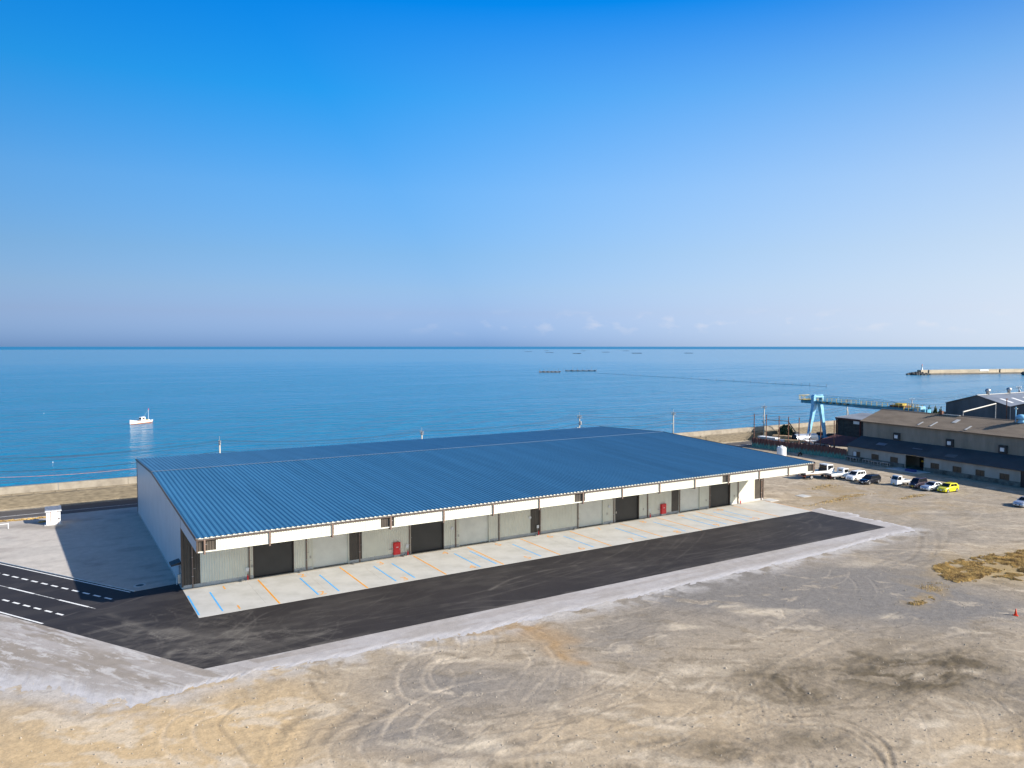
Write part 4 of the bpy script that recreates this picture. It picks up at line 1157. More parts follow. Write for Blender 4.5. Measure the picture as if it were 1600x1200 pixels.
# ------------------------------------------------------------------ left yard: little white shed, rail, verge grass
sx, sy = g(83.8, 820.2)
sh = empty('prefab_shed', (sx, sy + 0.85, 0.02), 0, 'tiny white prefab shed with door at the edge of the shadow', 'shed')
MB().box(-0.86, 0.86, -0.85, 0.85, 0.08, 1.98).build('wall', M['white_plastic'], sh)
rf = MB(); prof = []
for i in range(19):
    prof += [(-1.0 + i * 0.105, 0.0), (-1.0 + i * 0.105 + 0.06, 0.0), (-1.0 + i * 0.105 + 0.07, 0.03), (-1.0 + i * 0.105 + 0.095, 0.03)]
rf.loft([[(x, y, z + dz) for x, dz in prof] for y, z in ((-1.05, 1.98), (-0.98, 2.10), (1.0, 2.32))], caps=False, closed=False)
rf.build('roof', M['galvanised'], sh)
MB().box(-1.0, 1.0, -1.05, -1.02, 1.90, 2.0).build('roof_edge', M['white_plastic'], sh)
dd = MB().box(-0.28, 0.50, -0.885, -0.855, 0.12, 1.88).build('door', M['pearl_white'], sh)
fr = MB(); fr.box(-0.34, -0.285, -0.89, -0.855, 0.1, 1.93); fr.box(0.505, 0.56, -0.89, -0.855, 0.1, 1.93)
fr.build('door_frame', M['cable_sleeve'], sh)
MB().box(0.38, 0.44, -0.93, -0.888, 0.95, 1.05).build('handle', M['black_metal'], dd)
MB().box(0.60, 0.80, -0.93, -0.856, 0.75, 0.95).build('meter', M['galvanised'], sh)
MB().box(-1.1, 1.1, -1.1, 1.0, -0.06, 0.078).build('base', M['plinth_concrete'], sh)
rx, ry = g(13, 826)
rl = empty('pipe_barrier', (rx, ry, 0.02), 0, 'low white pipe barrier at the left edge of the gravel yard', 'barrier')
for x in (0, -2.2, -4.4):
    MB().tube((x, 0, 0), (x, 0, 0.75), 0.06, n=10).build('post', M['white_plastic'], rl)
MB().tube((-4.4, 0, 0.66), (0, 0, 0.66), 0.045, n=8).build('rail', M['white_plastic'], rl)

# ------------------------------------------------------------------ dry grass
def grass(name, spots, label, n, h0, h1, seed):
    r = random.Random(seed); m = MB(); V = []; F = []
    for _ in range(n):
        cx, cy, rx_, ry_, rot = r.choice(spots)
        a = r.uniform(0, 2 * PI); d = math.sqrt(r.random()) * (0.8 + 0.25 * math.sin(3 * a + seed) + 0.15 * math.sin(7 * a))
        ex, ey = d * rx_ * math.cos(a), d * ry_ * math.sin(a)
        px, py = cx + ex * math.cos(rot) - ey * math.sin(rot), cy + ex * math.sin(rot) + ey * math.cos(rot)
        h = r.uniform(h0, h1) * (1.1 - 0.5 * d); b = r.uniform(0, 2 * PI); w = r.uniform(0.03, 0.07)
        lx, ly = r.gauss(0, 0.5) * h, r.gauss(0, 0.5) * h
        o = len(V)
        V += [(px - w * math.cos(b), py - w * math.sin(b), -0.06), (px + w * math.cos(b), py + w * math.sin(b), -0.06), (px + lx * 0.5 + w * 0.6 * math.cos(b), py + ly * 0.5 + w * 0.6 * math.sin(b), h * 0.7), (px + lx, py + ly, h)]
        F += [(o, o + 1, o + 2), (o, o + 2, o + 3)]
    me = bpy.data.meshes.new(name); me.from_pydata(V, [], F); me.materials.append(M['dry_grass'])
    ob = bpy.data.objects.new(name, me); COL.objects.link(ob)
    return tag(ob, label, 'grass', kind='stuff')
def grass_patch(name, outlines, label, n, h0, h1, seed):
    """blades inside outlines traced on the ground; clumped, with bare gaps"""
    r = random.Random(seed); P = []
    for ol in outlines:
        W = np.array([g(u, v) for u, v in ol]); lo, hi = W.min(0), W.max(0); A = []
        q = np.stack([np.array([r.uniform(lo[0], hi[0]) for _ in range(n)]), np.array([r.uniform(lo[1], hi[1]) for _ in range(n)])], 1)
        q += (np.stack([fbm(q[:, 0], q[:, 1], 1.2, 3, 7), fbm(q[:, 0], q[:, 1], 1.2, 3, 9)], 1) - 0.5) * 0.0
        jx = q[:, 0] + (fbm(q[:, 0], q[:, 1], 0.8, 5, 5, 0.75) - 0.5) * 2.4; jy = q[:, 1] + (fbm(q[:, 0], q[:, 1], 0.8, 5, 15, 0.75) - 0.5) * 2.4
        ins = np.zeros(len(q), bool)
        for k in range(len(W)):
            a, b = W[k], W[(k + 1) % len(W)]
            ins ^= ((a[1] > jy) != (b[1] > jy)) & (jx < (b[0] - a[0]) * (jy - a[1]) / (b[1] - a[1] + 1e-12) + a[0])
        dens = fbm(q[:, 0], q[:, 1], 1.5, 4, 33)
        ins &= dens > 0.38
        P += [(x, y, d) for (x, y), d in zip(q[ins], dens[ins])]
    V = []; F = []
    for x, y, d in P:
        h = r.uniform(h0, h1) * (0.35 + 2.4 * (d - 0.4)); b = r.uniform(0, 2 * PI); w = r.uniform(0.012, 0.03); lx, ly = r.gauss(0.1, 0.5) * h, r.gauss(0, 0.5) * h
        o = len(V)
        V += [(x - w * math.cos(b), y - w * math.sin(b), -0.06), (x + w * math.cos(b), y + w * math.sin(b), -0.06), (x + lx * 0.5 + w * 0.6 * math.cos(b), y + ly * 0.5 + w * 0.6 * math.sin(b), h * 0.7), (x + lx, y + ly, h)]
        F += [(o, o + 1, o + 2), (o, o + 2, o + 3)]
    me = bpy.data.meshes.new(name); me.from_pydata(V, [], F); me.materials.append(M['dry_grass'])
    ob = bpy.data.objects.new(name, me); COL.objects.link(ob)
    return tag(ob, label, 'grass', kind='stuff')
GP1 = [(1460, 884), (1490, 875), (1540, 868), (1600, 860), (1680, 856), (1680, 878), (1600, 884), (1555, 892), (1522, 906), (1490, 909), (1470, 900)]
GP2 = [(1550, 901), (1600, 889), (1680, 884), (1680, 906), (1590, 905)]
grass_patch('dry_grass', [GP1, GP2], 'ragged patch of golden dry grass at the right edge', 110000, 0.03, 0.14, 1)
grass_patch('grass_tufts', [[(1420, 944), (1436, 936), (1448, 941), (1436, 946)], [(1444, 938), (1455, 931), (1463, 936), (1455, 941)], [(1430, 915), (1470, 908), (1490, 918), (1455, 926)]], 'thin golden grass tufts below the large dry patch', 600, 0.05, 0.14, 2)
vg = [(-8 + i * 1.2, 129.9 + 0.2 * math.sin(i), 0.9, 0.45, 0) for i in range(8)] + [(-0.6, 126.6, 0.6, 0.3, 0)]
grass('verge_grass', vg, 'line of dry grass along the coast road verge behind the white shed', 2600, 0.12, 0.3, 3)
grass('yard_grass', [(*g(1290, 760), 5, 1.6, 0), (*g(1330, 775), 6, 1.2, 0), (*g(1300, 783), 7, 1.0, 0), (*g(1430, 775), 5, 1.0, 0)], 'sparse dry weeds in the dirt in front of the parked trucks', 1500, 0.03, 0.10, 4)

# loose stones and clods on the plot
r = random.Random(3); V = []; F = []
for _ in range(2600):
    u, v = r.uniform(0, 1640), r.uniform(1000, 1215)
    if r.random() < 0.25: u, v = r.uniform(1150, 1640), r.uniform(860, 1000)
    x, y = g(u, v)
    if y > 60.0 or (x < 12 and y > 50 and y > 66 - (x + 2) * 0.2): continue
    s = abs(r.gauss(0, 0.03)) + 0.015
    o = len(V); a = r.uniform(0, 6.28)
    for i in range(5):
        q = s * r.uniform(0.7, 1.3)
        V.append((x + q * math.cos(a + i * 1.2566), y + q * math.sin(a + i * 1.2566), -0.06))
    V.append((x + r.gauss(0, 0.3) * s, y + r.gauss(0, 0.3) * s, -0.03 + s * r.uniform(0.7, 1.3)))
    F += [(o + i, o + (i + 1) % 5, o + 5) for i in range(5)]
me = bpy.data.meshes.new('loose_stones'); me.from_pydata(V, [], F)
mat('stone', (0.40, 0.35, 0.28), 0.95, col2=(0.20, 0.17, 0.13), scale=0.9)
me.materials.append(M['stone'])
ob = bpy.data.objects.new('loose_stones', me); COL.objects.link(ob)
tag(ob, 'loose stones and clods scattered over the dirt', 'stones', kind='stuff')

# traffic cone
cx, cy = g(1587, 961)
tc_ = empty('traffic_cone', (cx, cy, -0.04), 0.3, 'single red traffic cone standing in the dirt at the right', 'traffic cone')
MB().box(-0.2, 0.2, -0.2, 0.2, 0, 0.04).build('base', M['cone_red'], tc_)
MB().lathe([(0.13, 0.04), (0.035, 0.62), (0.025, 0.64)], 14).build('cone', M['cone_red'], tc_, True)

# ------------------------------------------------------------------ vehicles
# local frame: front towards -x, width along y, wheels on z = 0
def wheel(parent, x, y, r, w, sgn, rimm='rim'):
    t = MB().tube((x, y - sgn * w / 2, r), (x, y + sgn * w / 2, r), r, n=18).build('wheel', M['tyre'], parent)
    MB().tube((x, y + sgn * (w / 2 - 0.01), r), (x, y + sgn * (w / 2 + 0.012), r), r * 0.66, n=14).build('rim', M[rimm], t)
    return t

def ring(x, hw, z0, zb, c=0.10):
    """body cross-section at x: half width hw, from z0 up to zb, rounded shoulders"""
    return [(x, -hw + c * 0.4, z0), (x, hw - c * 0.4, z0), (x, hw, z0 + c), (x, hw, zb - c), (x, hw - c * 0.5, zb - c * 0.25), (x, hw - c * 1.6, zb), (x, -hw + c * 1.6, zb), (x, -hw + c * 0.5, zb - c * 0.25), (x, -hw, zb - c), (x, -hw, z0 + c)]

def lerp3(a, b, t): return tuple(a[i] + (b[i] - a[i]) * t for i in range(3))

def inset(q, l, r_, b, t, out):
    """quad inset on a face (corners: lower left, lower right, upper right, upper left), pushed out along its normal"""
    A = lerp3(lerp3(q[0], q[1], l), lerp3(q[3], q[2], l), b); B = lerp3(lerp3(q[0], q[1], r_), lerp3(q[3], q[2], r_), b)
    Cc = lerp3(lerp3(q[0], q[1], r_), lerp3(q[3], q[2], r_), t); D = lerp3(lerp3(q[0], q[1], l), lerp3(q[3], q[2], l), t)
    n = (Vector(q[1]) - Vector(q[0])).cross(Vector(q[3]) - Vector(q[0])).normalized()
    o = n * out; i = n * -0.03
    P = [Vector(p) for p in (A, B, Cc, D)]
    return MB().loft([[tuple(p + i) for p in P], [tuple(p + o) for p in P]])

def car(kind, loc, rz, paint, label, cat='car', plate='white_plastic', rimm='rim'):
    K = dict(
        hatch=dict(L=3.85, W=1.69, gc=0.20, hood=0.90, belt=0.98, roof=1.51, f0=0.0, hood1=0.98, ws1=1.62, rf1=3.35, rear=3.80, wb=(0.72, 3.15), r=0.30, hoodf=0.72, taper=0.13),
        mini=dict(L=4.2, W=1.70, gc=0.20, hood=1.02, belt=1.08, roof=1.72, f0=0, hood1=0.85, ws1=1.72, rf1=3.95, rear=4.16, wb=(0.78, 3.5), r=0.31, hoodf=0.80, taper=0.11),
        wagon=dict(L=4.72, W=1.78, gc=0.20, hood=0.92, belt=0.98, roof=1.56, f0=0, hood1=1.15, ws1=2.02, rf1=4.25, rear=4.68, wb=(0.86, 3.7), r=0.33, hoodf=0.72, taper=0.15),
        keivan=dict(L=3.4, W=1.48, gc=0.20, hood=1.02, belt=1.08, roof=1.76, f0=0, hood1=0.48, ws1=1.12, rf1=3.2, rear=3.37, wb=(0.55, 2.9), r=0.27, hoodf=0.86, taper=0.09),
        sedan=dict(L=4.75, W=1.76, gc=0.19, hood=0.90, belt=0.95, roof=1.44, f0=0, hood1=1.42, ws1=2.10, rf1=3.20, rear=3.95, wb=(0.92, 3.65), r=0.32, hoodf=0.70, taper=0.17),
    )[kind]
    L, W = K['L'], K['W']; hw = W / 2
    root = empty('parked_car', (loc[0], loc[1], -0.035), rz, label, cat, 'vehicles parked on the dirt yard')
    X = lambda x: x - L / 2
    rearz = K['belt'] + 0.02 if kind != 'sedan' else 0.98
    b = MB().loft([ring(X(0.0), hw * 0.80, K['gc'] + 0.10, K['hoodf'] - 0.12, 0.08), ring(X(0.10), hw * 0.92, K['gc'], K['hoodf'], 0.10), ring(X(0.45), hw * 0.985, K['gc'], (K['hoodf'] * 0.35 + K['hood'] * 0.65), 0.11),
                   ring(X(K['hood1']), hw, K['gc'], K['hood'], 0.11), ring(X(K['hood1'] + 0.3), hw, K['gc'], K['belt'], 0.10), ring(X(L * 0.75), hw, K['gc'], K['belt'], 0.10),
                   ring(X(L - 0.35), hw * 0.985, K['gc'], rearz, 0.10), ring(X(L - 0.06), hw * 0.93, K['gc'] + 0.02, rearz - 0.06, 0.10), ring(X(L), hw * 0.86, K['gc'] + 0.1, rearz - 0.16, 0.08)])
    body = b.build('body', M[paint], root, True)
    body.data.set_sharp_from_angle(angle=math.radians(38))
    # cabin
    zb, zt, tp = K['belt'] - 0.04, K['roof'], K['taper']
    xa, xb, xc, xd = X(K['hood1'] - 0.05), X(K['ws1']), X(K['rf1']), X(K['rear'])
    w0, w1 = hw * 0.955, hw - tp - 0.06
    low = [(xa, -w0, zb), (xd, -w0, zb), (xd, w0, zb), (xa, w0, zb)]
    top = [(xb, -w1, zt - 0.05), (xc, -w1, zt - 0.05), (xc, w1, zt - 0.05), (xb, w1, zt - 0.05)]
    top2 = [(xb + 0.16, -w1 + 0.12, zt), (xc - 0.12, -w1 + 0.12, zt), (xc - 0.12, w1 - 0.12, zt), (xb + 0.16, w1 - 0.12, zt)]
    cb = MB().loft([low, top, top2]).build('cabin', M[paint], root)
    inset([low[3], low[0], top[0], top[3]], 0.07, 0.93, 0.10, 0.95, 0.008).build('windscreen', M['car_glass'], root)
    inset([low[1], low[2], top[2], top[1]], 0.09, 0.91, 0.18, 0.88, 0.008).build('rear_window', M['car_glass'], root)
    for s, q in ((-1, [low[0], low[1], top[1], top[0]]), (1, [low[2], low[3], top[3], top[2]])):
        cuts = (0.10, 0.42, 0.45, 0.72, 0.75, 0.93) if kind in ('mini', 'wagon', 'keivan') else (0.12, 0.50, 0.53, 0.88, 0, 0)
        for i in range(0, 6, 2):
            if cuts[i + 1] <= cuts[i]: continue
            a_, b_ = (cuts[i], cuts[i + 1]) if s < 0 else (1 - cuts[i + 1], 1 - cuts[i])
            inset(q, a_, b_, 0.16, 0.88, 0.008).build('side_window', M['car_glass'], root)
    for x in K['wb']:
        for s in (-1, 1):
            wheel(root, X(x), s * (hw - 0.10), K['r'], 0.20, s, rimm)
            MB().tube((X(x), s * (hw - 0.02), K['r'] + 0.02), (X(x), s * (hw + 0.004), K['r'] + 0.02), K['r'] + 0.055, n=18).build('wheel_arch', M['black_metal'], root)
    zl = K['hoodf'] - 0.10
    for s in (-1, 1):
        MB().loft([[(X(0.015), s * hw * 0.50, zl - 0.06), (X(0.015), s * hw * 0.80, zl - 0.05), (X(0.03), s * hw * 0.82, zl + 0.05), (X(0.03), s * hw * 0.55, zl + 0.05)],
                   [(X(0.25), s * hw * 0.55, zl - 0.04), (X(0.30), s * hw * 0.965, zl - 0.03), (X(0.34), s * hw * 0.965, zl + 0.08), (X(0.22), s * hw * 0.6, zl + 0.09)]]).build('headlight', M['lamp_glass'], root)
        MB().box(X(L) - 0.12, X(L) + 0.005, s * hw * 0.62 - 0.10, s * hw * 0.62 + 0.10, rearz - 0.34, rearz - 0.18).build('tail_light', M['tail_red'], root)
        MB().bevbox(xa + 0.22, xa + 0.36, s * (hw + 0.09) - 0.08, s * (hw + 0.09) + 0.08, zb + 0.06, zb + 0.20, 0.03).build('mirror', M[paint], root)
    MB().box(X(-0.012), X(0.02), -hw * 0.42, hw * 0.42, K['gc'] + 0.16, zl - 0.10).build('grille', M['black_metal'], root)
    MB().box(X(-0.03), X(-0.014), -0.17, 0.17, K['gc'] + 0.14, K['gc'] + 0.30).build('number_plate', M[plate], root)
    return root

D = math.radians
def at(u, v): return g(u, v)
car('mini', at(1337, 749.5), D(1), 'pearl_white', 'white compact minivan parked between small white truck and black wagon')
car('wagon', at(1359, 754.8), D(2), 'black_paint', 'glossy black station wagon at the right end of the left parking group')
car('keivan', at(1434.5, 761.6), D(-2), 'plum_paint', 'dark plum boxy little van with yellow number plate', 'van', 'plate_yellow')
car('sedan', at(1457.5, 765.0), D(-6), 'silver_paint', 'silver four-door sedan parked between dark van and yellow hatchback')
car('hatch', at(1481, 767.8), D(-4), 'yellow_paint', 'bright yellow hatchback parked last in the row')
car('sedan', at(1603, 790.0), D(-2), 'silver_paint', 'silver car parked alone, cut off by the right edge')

def truck(loc, rz, L, W, cab_l, cab_h, bed_z, bed_h, label, paint, dark_rear, r, kind):
    """flatbed truck, front towards -x"""
    root = empty('flatbed_truck', (loc[0], loc[1], -0.035), rz, label, 'truck', 'vehicles parked on the dirt yard')
    hw = W / 2; x0 = -L / 2
    z0 = 0.32 if kind == 'kei' else 0.42
    slope = 0.34 if kind == 'kei' else 0.22
    hh = cab_h
    prof = [(x0, z0), (x0, z0 + (hh - z0) * 0.42), (x0 + 0.05, z0 + (hh - z0) * 0.47), (x0 + slope, hh - 0.10), (x0 + slope + 0.14, hh), (x0 + cab_l - 0.06, hh), (x0 + cab_l, hh - 0.08), (x0 + cab_l, z0)]
    cabm = MB()
    cabm.loft([[(x, -hw * (0.93 if z > z0 + (hh - z0) * 0.5 else 1.0) * s_, z) for x, z in prof] for s_ in (1.0, -1.0)])
    cab = cabm.build('cab', M[paint], root)
    zm = z0 + (hh - z0) * 0.50
    ws = [(x0 + 0.055, hw * 0.90, zm), (x0 + 0.055, -hw * 0.90, zm), (x0 + slope - 0.01, -hw * 0.90, hh - 0.13), (x0 + slope - 0.01, hw * 0.90, hh - 0.13)]
    inset(ws, 0.03, 0.97, 0.03, 0.97, 0.012).build('windscreen', M['car_glass'], root)
    for s in (-1, 1):
        y = s * hw * 0.935
        q = [(x0 + 0.16, y, zm), (x0 + cab_l - 0.22, y, zm), (x0 + cab_l - 0.22, y, hh - 0.16), (x0 + slope + 0.05, y, hh - 0.16)]
        MB().loft([[(a, b + s * 0.0, c) for a, b, c in q], [(a, b + s * 0.04, c) for a, b, c in q]]).build('side_window', M['car_glass'], root)
        MB().box(x0 - 0.012, x0 + 0.06, s * hw * 0.78 - 0.13, s * hw * 0.78 + 0.13, z0 + 0.28, z0 + 0.46).build('headlight', M['lamp_glass'], root)
        MB().box(x0 + 0.10, x0 + 0.18, s * (hw + 0.12) - 0.08, s * (hw + 0.12) + 0.08, zm + 0.1, zm + 0.38).build('mirror', M['black_metal'], root)
    q = [(x0 + cab_l, -hw * 0.9, zm), (x0 + cab_l, hw * 0.9, zm), (x0 + cab_l, hw * 0.9, hh - 0.14), (x0 + cab_l, -hw * 0.9, hh - 0.14)]
    inset(q, 0.02 if dark_rear else 0.2, 0.98 if dark_rear else 0.8, 0.0 if dark_rear else 0.3, 0.98 if dark_rear else 0.85, 0.012).build('rear_cab_window', M['car_glass'], root)
    MB().box(x0 - 0.04, x0 + 0.08, -hw * 0.98, hw * 0.98, z0 - 0.12, z0 + 0.12).build('bumper', M['pearl_white' if kind == 'kei' else 'galvanised'], root)
    MB().box(x0 - 0.055, x0 - 0.042, -0.17, 0.17, z0 - 0.06, z0 + 0.10).build('number_plate', M['plate_yellow' if kind == 'kei' else 'white_plastic'], root)
    bx0, bx1 = x0 + cab_l + 0.10, L / 2
    MB().box(bx0, bx1, -hw, hw, bed_z - 0.10, bed_z).build('bed_floor', M['bed_floor'], root)
    for s in (-1, 1):
        MB().box(bx0, bx1, s * (hw - 0.025) - 0.025, s * (hw - 0.025) + 0.025, bed_z + 0.003, bed_z + bed_h).build('side_board', M[paint], root)
        MB().box(bx0 + 0.02, bx1, s * (hw - 0.02) - 0.03, s * (hw - 0.02) + 0.03, bed_z - 0.17, bed_z - 0.103).build('side_rail', M['timber' if kind == 'big' else paint], root)
    MB().box(bx1 - 0.05, bx1, -hw + 0.055, hw - 0.055, bed_z + 0.003, bed_z + bed_h).build('tail_board', M['galvanised' if kind != 'kei' else paint], root)
    MB().box(bx0, bx0 + 0.06, -hw + 0.055, hw - 0.055, bed_z + 0.003, bed_z + (0.75 if kind == 'big' else 0.45)).build('head_board', M['black_metal' if kind == 'big' else paint], root)
    ch = MB()
    MB().box(x0 + 0.5, bx1 - 0.1, -0.42, 0.42, bed_z - 0.34, bed_z - 0.172).build('chassis', M['black_metal'], root)
    for s in (-1, 1):
        wheel(root, x0 + cab_l * 0.55, s * (hw - 0.12), r, 0.2, s, 'rim')
        wheel(root, bx1 - (bx1 - bx0) * 0.28, s * (hw - 0.14), r, 0.24, s, 'rim')
        MB().box(bx1 - 0.04, bx1 + 0.02, s * hw * 0.75 - 0.12, s * hw * 0.75 + 0.12, bed_z - 0.30, bed_z - 0.175).build('tail_light', M['tail_red'], root)
    MB().box(bx1 - 0.02, bx1 + 0.05, -hw * 0.9, hw * 0.9, bed_z - 0.52, bed_z - 0.40).build('rear_bar', M['cable_sleeve' if kind == 'big' else 'black_metal'], root)
    return root
truck(at(1275, 746.3), PI - D(10), 6.9, 2.15, 1.75, 2.55, 1.02, 0.42, 'large white flatbed truck with dark cab back, nearest the warehouse canopy', 'pearl_white', True, 0.40, 'big')
truck(at(1308, 747.6), PI - D(10), 4.4, 1.70, 1.45, 1.98, 0.82, 0.36, 'small white flatbed truck parked beside the large flatbed', 'pearl_white', False, 0.29, 'small')
truck(at(1408, 757.2), D(-12), 3.4, 1.47, 1.20, 1.78, 0.66, 0.29, 'white mini pickup with yellow number plate standing apart in the row', 'pearl_white', False, 0.26, 'kei')

# white water tank behind the warehouse corner (3.8 m tall)
tx, ty = 134.5, 108.5
tk = empty('water_tank', (tx, ty, -0.05), 0, 'upright white plastic tank standing behind the warehouse corner', 'tank')
MB().lathe([(0.95, 0), (0.98, 0.1), (0.98, 0.7), (1.0, 0.75), (0.98, 0.8), (0.98, 1.5), (1.0, 1.55), (0.98, 1.6), (0.98, 2.55), (0.9, 2.75), (0.5, 2.88), (0.25, 2.9)], 24).build('shell', M['white_plastic'], tk, True)
MB().lathe([(0.28, 2.9), (0.28, 3.0), (0.2, 3.03)], 14).build('lid', M['white_plastic'], tk)
for a in (0.6, 2.6, 4.6):
    MB().bevbox(0.75 * math.cos(a) - 0.08, 0.75 * math.cos(a) + 0.08, 0.75 * math.sin(a) - 0.08, 0.75 * math.sin(a) + 0.08, 2.80, 2.95, 0.02).build('lifting_lug', M['white_plastic'], tk)
tk.scale = (1.0, 1.0, 1.27)

# ------------------------------------------------------------------ old factory on the right (long side towards the warehouse)
FA = math.atan2(-0.9932, -0.1163)           # local +x runs along the front wall towards the camera, local +y into the yard side
FO = (152.06, 104.93)
# local frame of the factory: x along the wall (towards the viewer), y = depth behind the wall (away from the warehouse)
fac = empty('old_factory', (FO[0], FO[1], -0.05), FA, 'long weathered factory with brown ridge roof and dark lean-to roof', 'factory')
FL = 62.0
def ribbed(y0, z0, y1, z1, x0, x1, pitch, d, name, m, parent):
    prof = []; n = int((x1 - x0) / pitch)
    for i in range(n):
        x = x0 + i * pitch
        prof += [(x, 0), (x + pitch * 0.35, d * 0.3), (x + pitch * 0.5, d), (x + pitch * 0.65, d * 0.3)]
    prof.append((x1, 0))
    ln = math.hypot(y1 - y0, z1 - z0); ny, nz = -(z1 - z0) / ln, (y1 - y0) / ln
    mb = MB().loft([[(x, y0 + ny * e, z0 + nz * e) for x, e in prof], [(x, y1 + ny * e, z1 + nz * e) for x, e in prof]], caps=False, closed=False)
    return mb.build(name, M[m], parent)
# walls of the lean-to, split around the door opening
WIN = [(1.5, 3.4, 0), (6.35, 8.15, 0), (11.0, 12.8, 0), (20.2, 22.0, 0), (24.85, 26.6, 0), (29.4, 31.1, 0), (33.9, 35.65, 0), (40.5, 42.3, 0), (45.0, 46.8, 0)]
DOOR = (14.55, 18.75)
fw_segs = [(0.0, DOOR[0]), (DOOR[1], 37.6), (39.2, FL)]
for a, b in fw_segs:
    # wall pieces between the windows
    ws = [w for w in WIN if a <= w[0] < b]; x = a
    for w in ws:
        MB().box(x, w[0], 0.0, 0.2, 0.9, 3.1).build('wall', M['old_wall'], fac)
        MB().box(w[0], w[1], 0.0, 0.2, 2.02, 3.1).build('wall', M['old_wall'], fac)
        x = w[1]
    MB().box(x, b, 0.0, 0.2, 0.9, 3.1).build('wall', M['old_wall'], fac)
    MB().box(a, b, -0.03, 0.2, 0.0, 0.898).build('wall_foot', M['wall_foot'], fac)
for k, (a, b, _) in enumerate(WIN):
    wf = MB()
    wf.box(a, a + 0.07, -0.05, 0.12, 0.9, 2.02); wf.box(b - 0.07, b, -0.05, 0.12, 0.9, 2.02); wf.box(a + 0.07, b - 0.07, -0.05, 0.12, 0.9, 0.97); wf.box(a + 0.07, b - 0.07, -0.05, 0.12, 1.95, 2.02); wf.box((a + b) / 2 - 0.03, (a + b) / 2 + 0.03, -0.045, 0.12, 0.97, 1.95)
    w = wf.build('window', M['window_frame'], fac)
    m = (a + b) / 2
    MB().box(a + 0.07, m - 0.03, 0.02, 0.05, 0.97, 1.95).build('pane', M['window_pale' if k == 0 else 'window_glass'], w)
    MB().box(m + 0.03, b - 0.07, 0.02, 0.05, 0.97, 1.95).build('pane', M['window_glass'], w)
dr = MB(); dr.box(DOOR[0] - 0.12, DOOR[0], -0.08, 0.2, 0.05, 3.05); dr.box(DOOR[1], DOOR[1] + 0.12, -0.08, 0.2, 0.05, 3.05)
dr.build('door_frame', M['old_wall'], fac)
hd = MB().box(DOOR[0] - 0.2, DOOR[1] + 0.2, -0.18, 0.2, 2.86, 3.12).build('door_header', M['skylight'], fac)
MB().box(16.0, 17.0, -0.20, -0.182, 2.9, 3.08).build('yellow_plate', M['plate_yellow'], hd)
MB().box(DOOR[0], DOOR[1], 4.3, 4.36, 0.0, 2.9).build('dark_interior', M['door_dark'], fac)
MB().box(DOOR[0], DOOR[1], 0.2, 4.3, 0.0, 0.04).build('interior_floor', M['wall_foot'], fac)
MB().box(15.2, 16.0, 3.9, 4.2, 1.2, 1.5).build('interior_shelf', M['plate_yellow'], fac)
MB().box(37.6, 39.2, 0.10, 0.16, 0.0, 3.1).build('side_door', M['door_dark'], fac)
ribbed(-0.45, 3.05, 4.62, 4.95, -0.3, FL + 0.2, 0.35, 0.05, 'lean_to_roof', 'slate_dark', fac)
MB().loft([[(x, -0.45, 2.98), (x, 4.6, 4.88), (x, 4.6, 4.93), (x, -0.45, 3.03)] for x in (-0.3, FL + 0.2)]).build('lean_to_soffit', M['window_frame'], fac)
for x, y0, y1, m in ((6.0, 1.6, 2.6, 'shed_roof'), (22.5, 0.6, 1.8, 'shed_wall'), (14.5, 2.0, 2.25, 'shed_roof')):
    z = lambda y: 3.05 + (y + 0.45) * 0.3748 + 0.06
    MB().loft([[(x, y, z(y)), (x + 2.2, y, z(y)), (x + 2.2, y, z(y) + 0.03), (x, y, z(y) + 0.03)] for y in (y0, y1)]).build('patched_sheet', M[m], fac)
# upper hall
for i in range(31):
    a = i * 2.0
    corr(MB(), a + 0.01, a + 1.99, 6.55, 8.45, 4.75, pitch=0.2, d=0.03).build('upper_wall_sheet', M['old_upper'], fac)
    corr(MB(), a + 0.01, a + 1.99, 4.9, 6.60, 4.81, pitch=0.2, d=0.03).build('upper_wall_sheet', M['old_upper'], fac)
MB().box(0.0, FL, 4.86, 5.0, 0.0, 8.4).build('upper_wall', M['old_upper'], fac)
YRG, ZRG = 11.2, 10.75
ribbed(4.15, 8.32, YRG, ZRG, -0.5, FL + 0.3, 0.5, 0.05, 'main_roof', 'old_slate', fac)
ribbed(YRG, ZRG, 18.2, 8.3, -0.5, FL + 0.3, 0.5, 0.05, 'main_roof', 'old_slate', fac)
MB().loft([[(x, 4.15, 8.24), (x, YRG, 10.65), (x, 18.2, 8.24), (x, 18.2, 8.28), (x, YRG, 10.72), (x, 4.15, 8.28)] for x in (-0.5, FL + 0.3)]).build('roof_soffit', M['window_frame'], fac)
MB().loft([[(x, 4.8, 0.0), (x, 17.6, 0.0), (x, 17.6, 8.35), (x, YRG, 10.6), (x, 4.8, 8.35)] for x in (0.0, 0.15)]).build('gable_wall', M['old_upper'], fac)
MB().loft([[(x, 4.8, 0.0), (x, 17.6, 0.0), (x, 17.6, 8.35), (x, YRG, 10.6), (x, 4.8, 8.35)] for x in (FL - 0.15, FL)]).build('gable_wall', M['old_upper'], fac)
MB().box(0.15, FL - 0.15, 17.5, 17.6, 0.0, 8.35).build('rear_wall', M['old_upper'], fac)
MB().loft([[(x, 0.0, 0.0), (x, 4.8, 0.0), (x, 4.8, 4.9), (x, 0.0, 3.05)] for x in (0.01, 0.16)]).build('lean_to_end', M['old_wall'], fac)
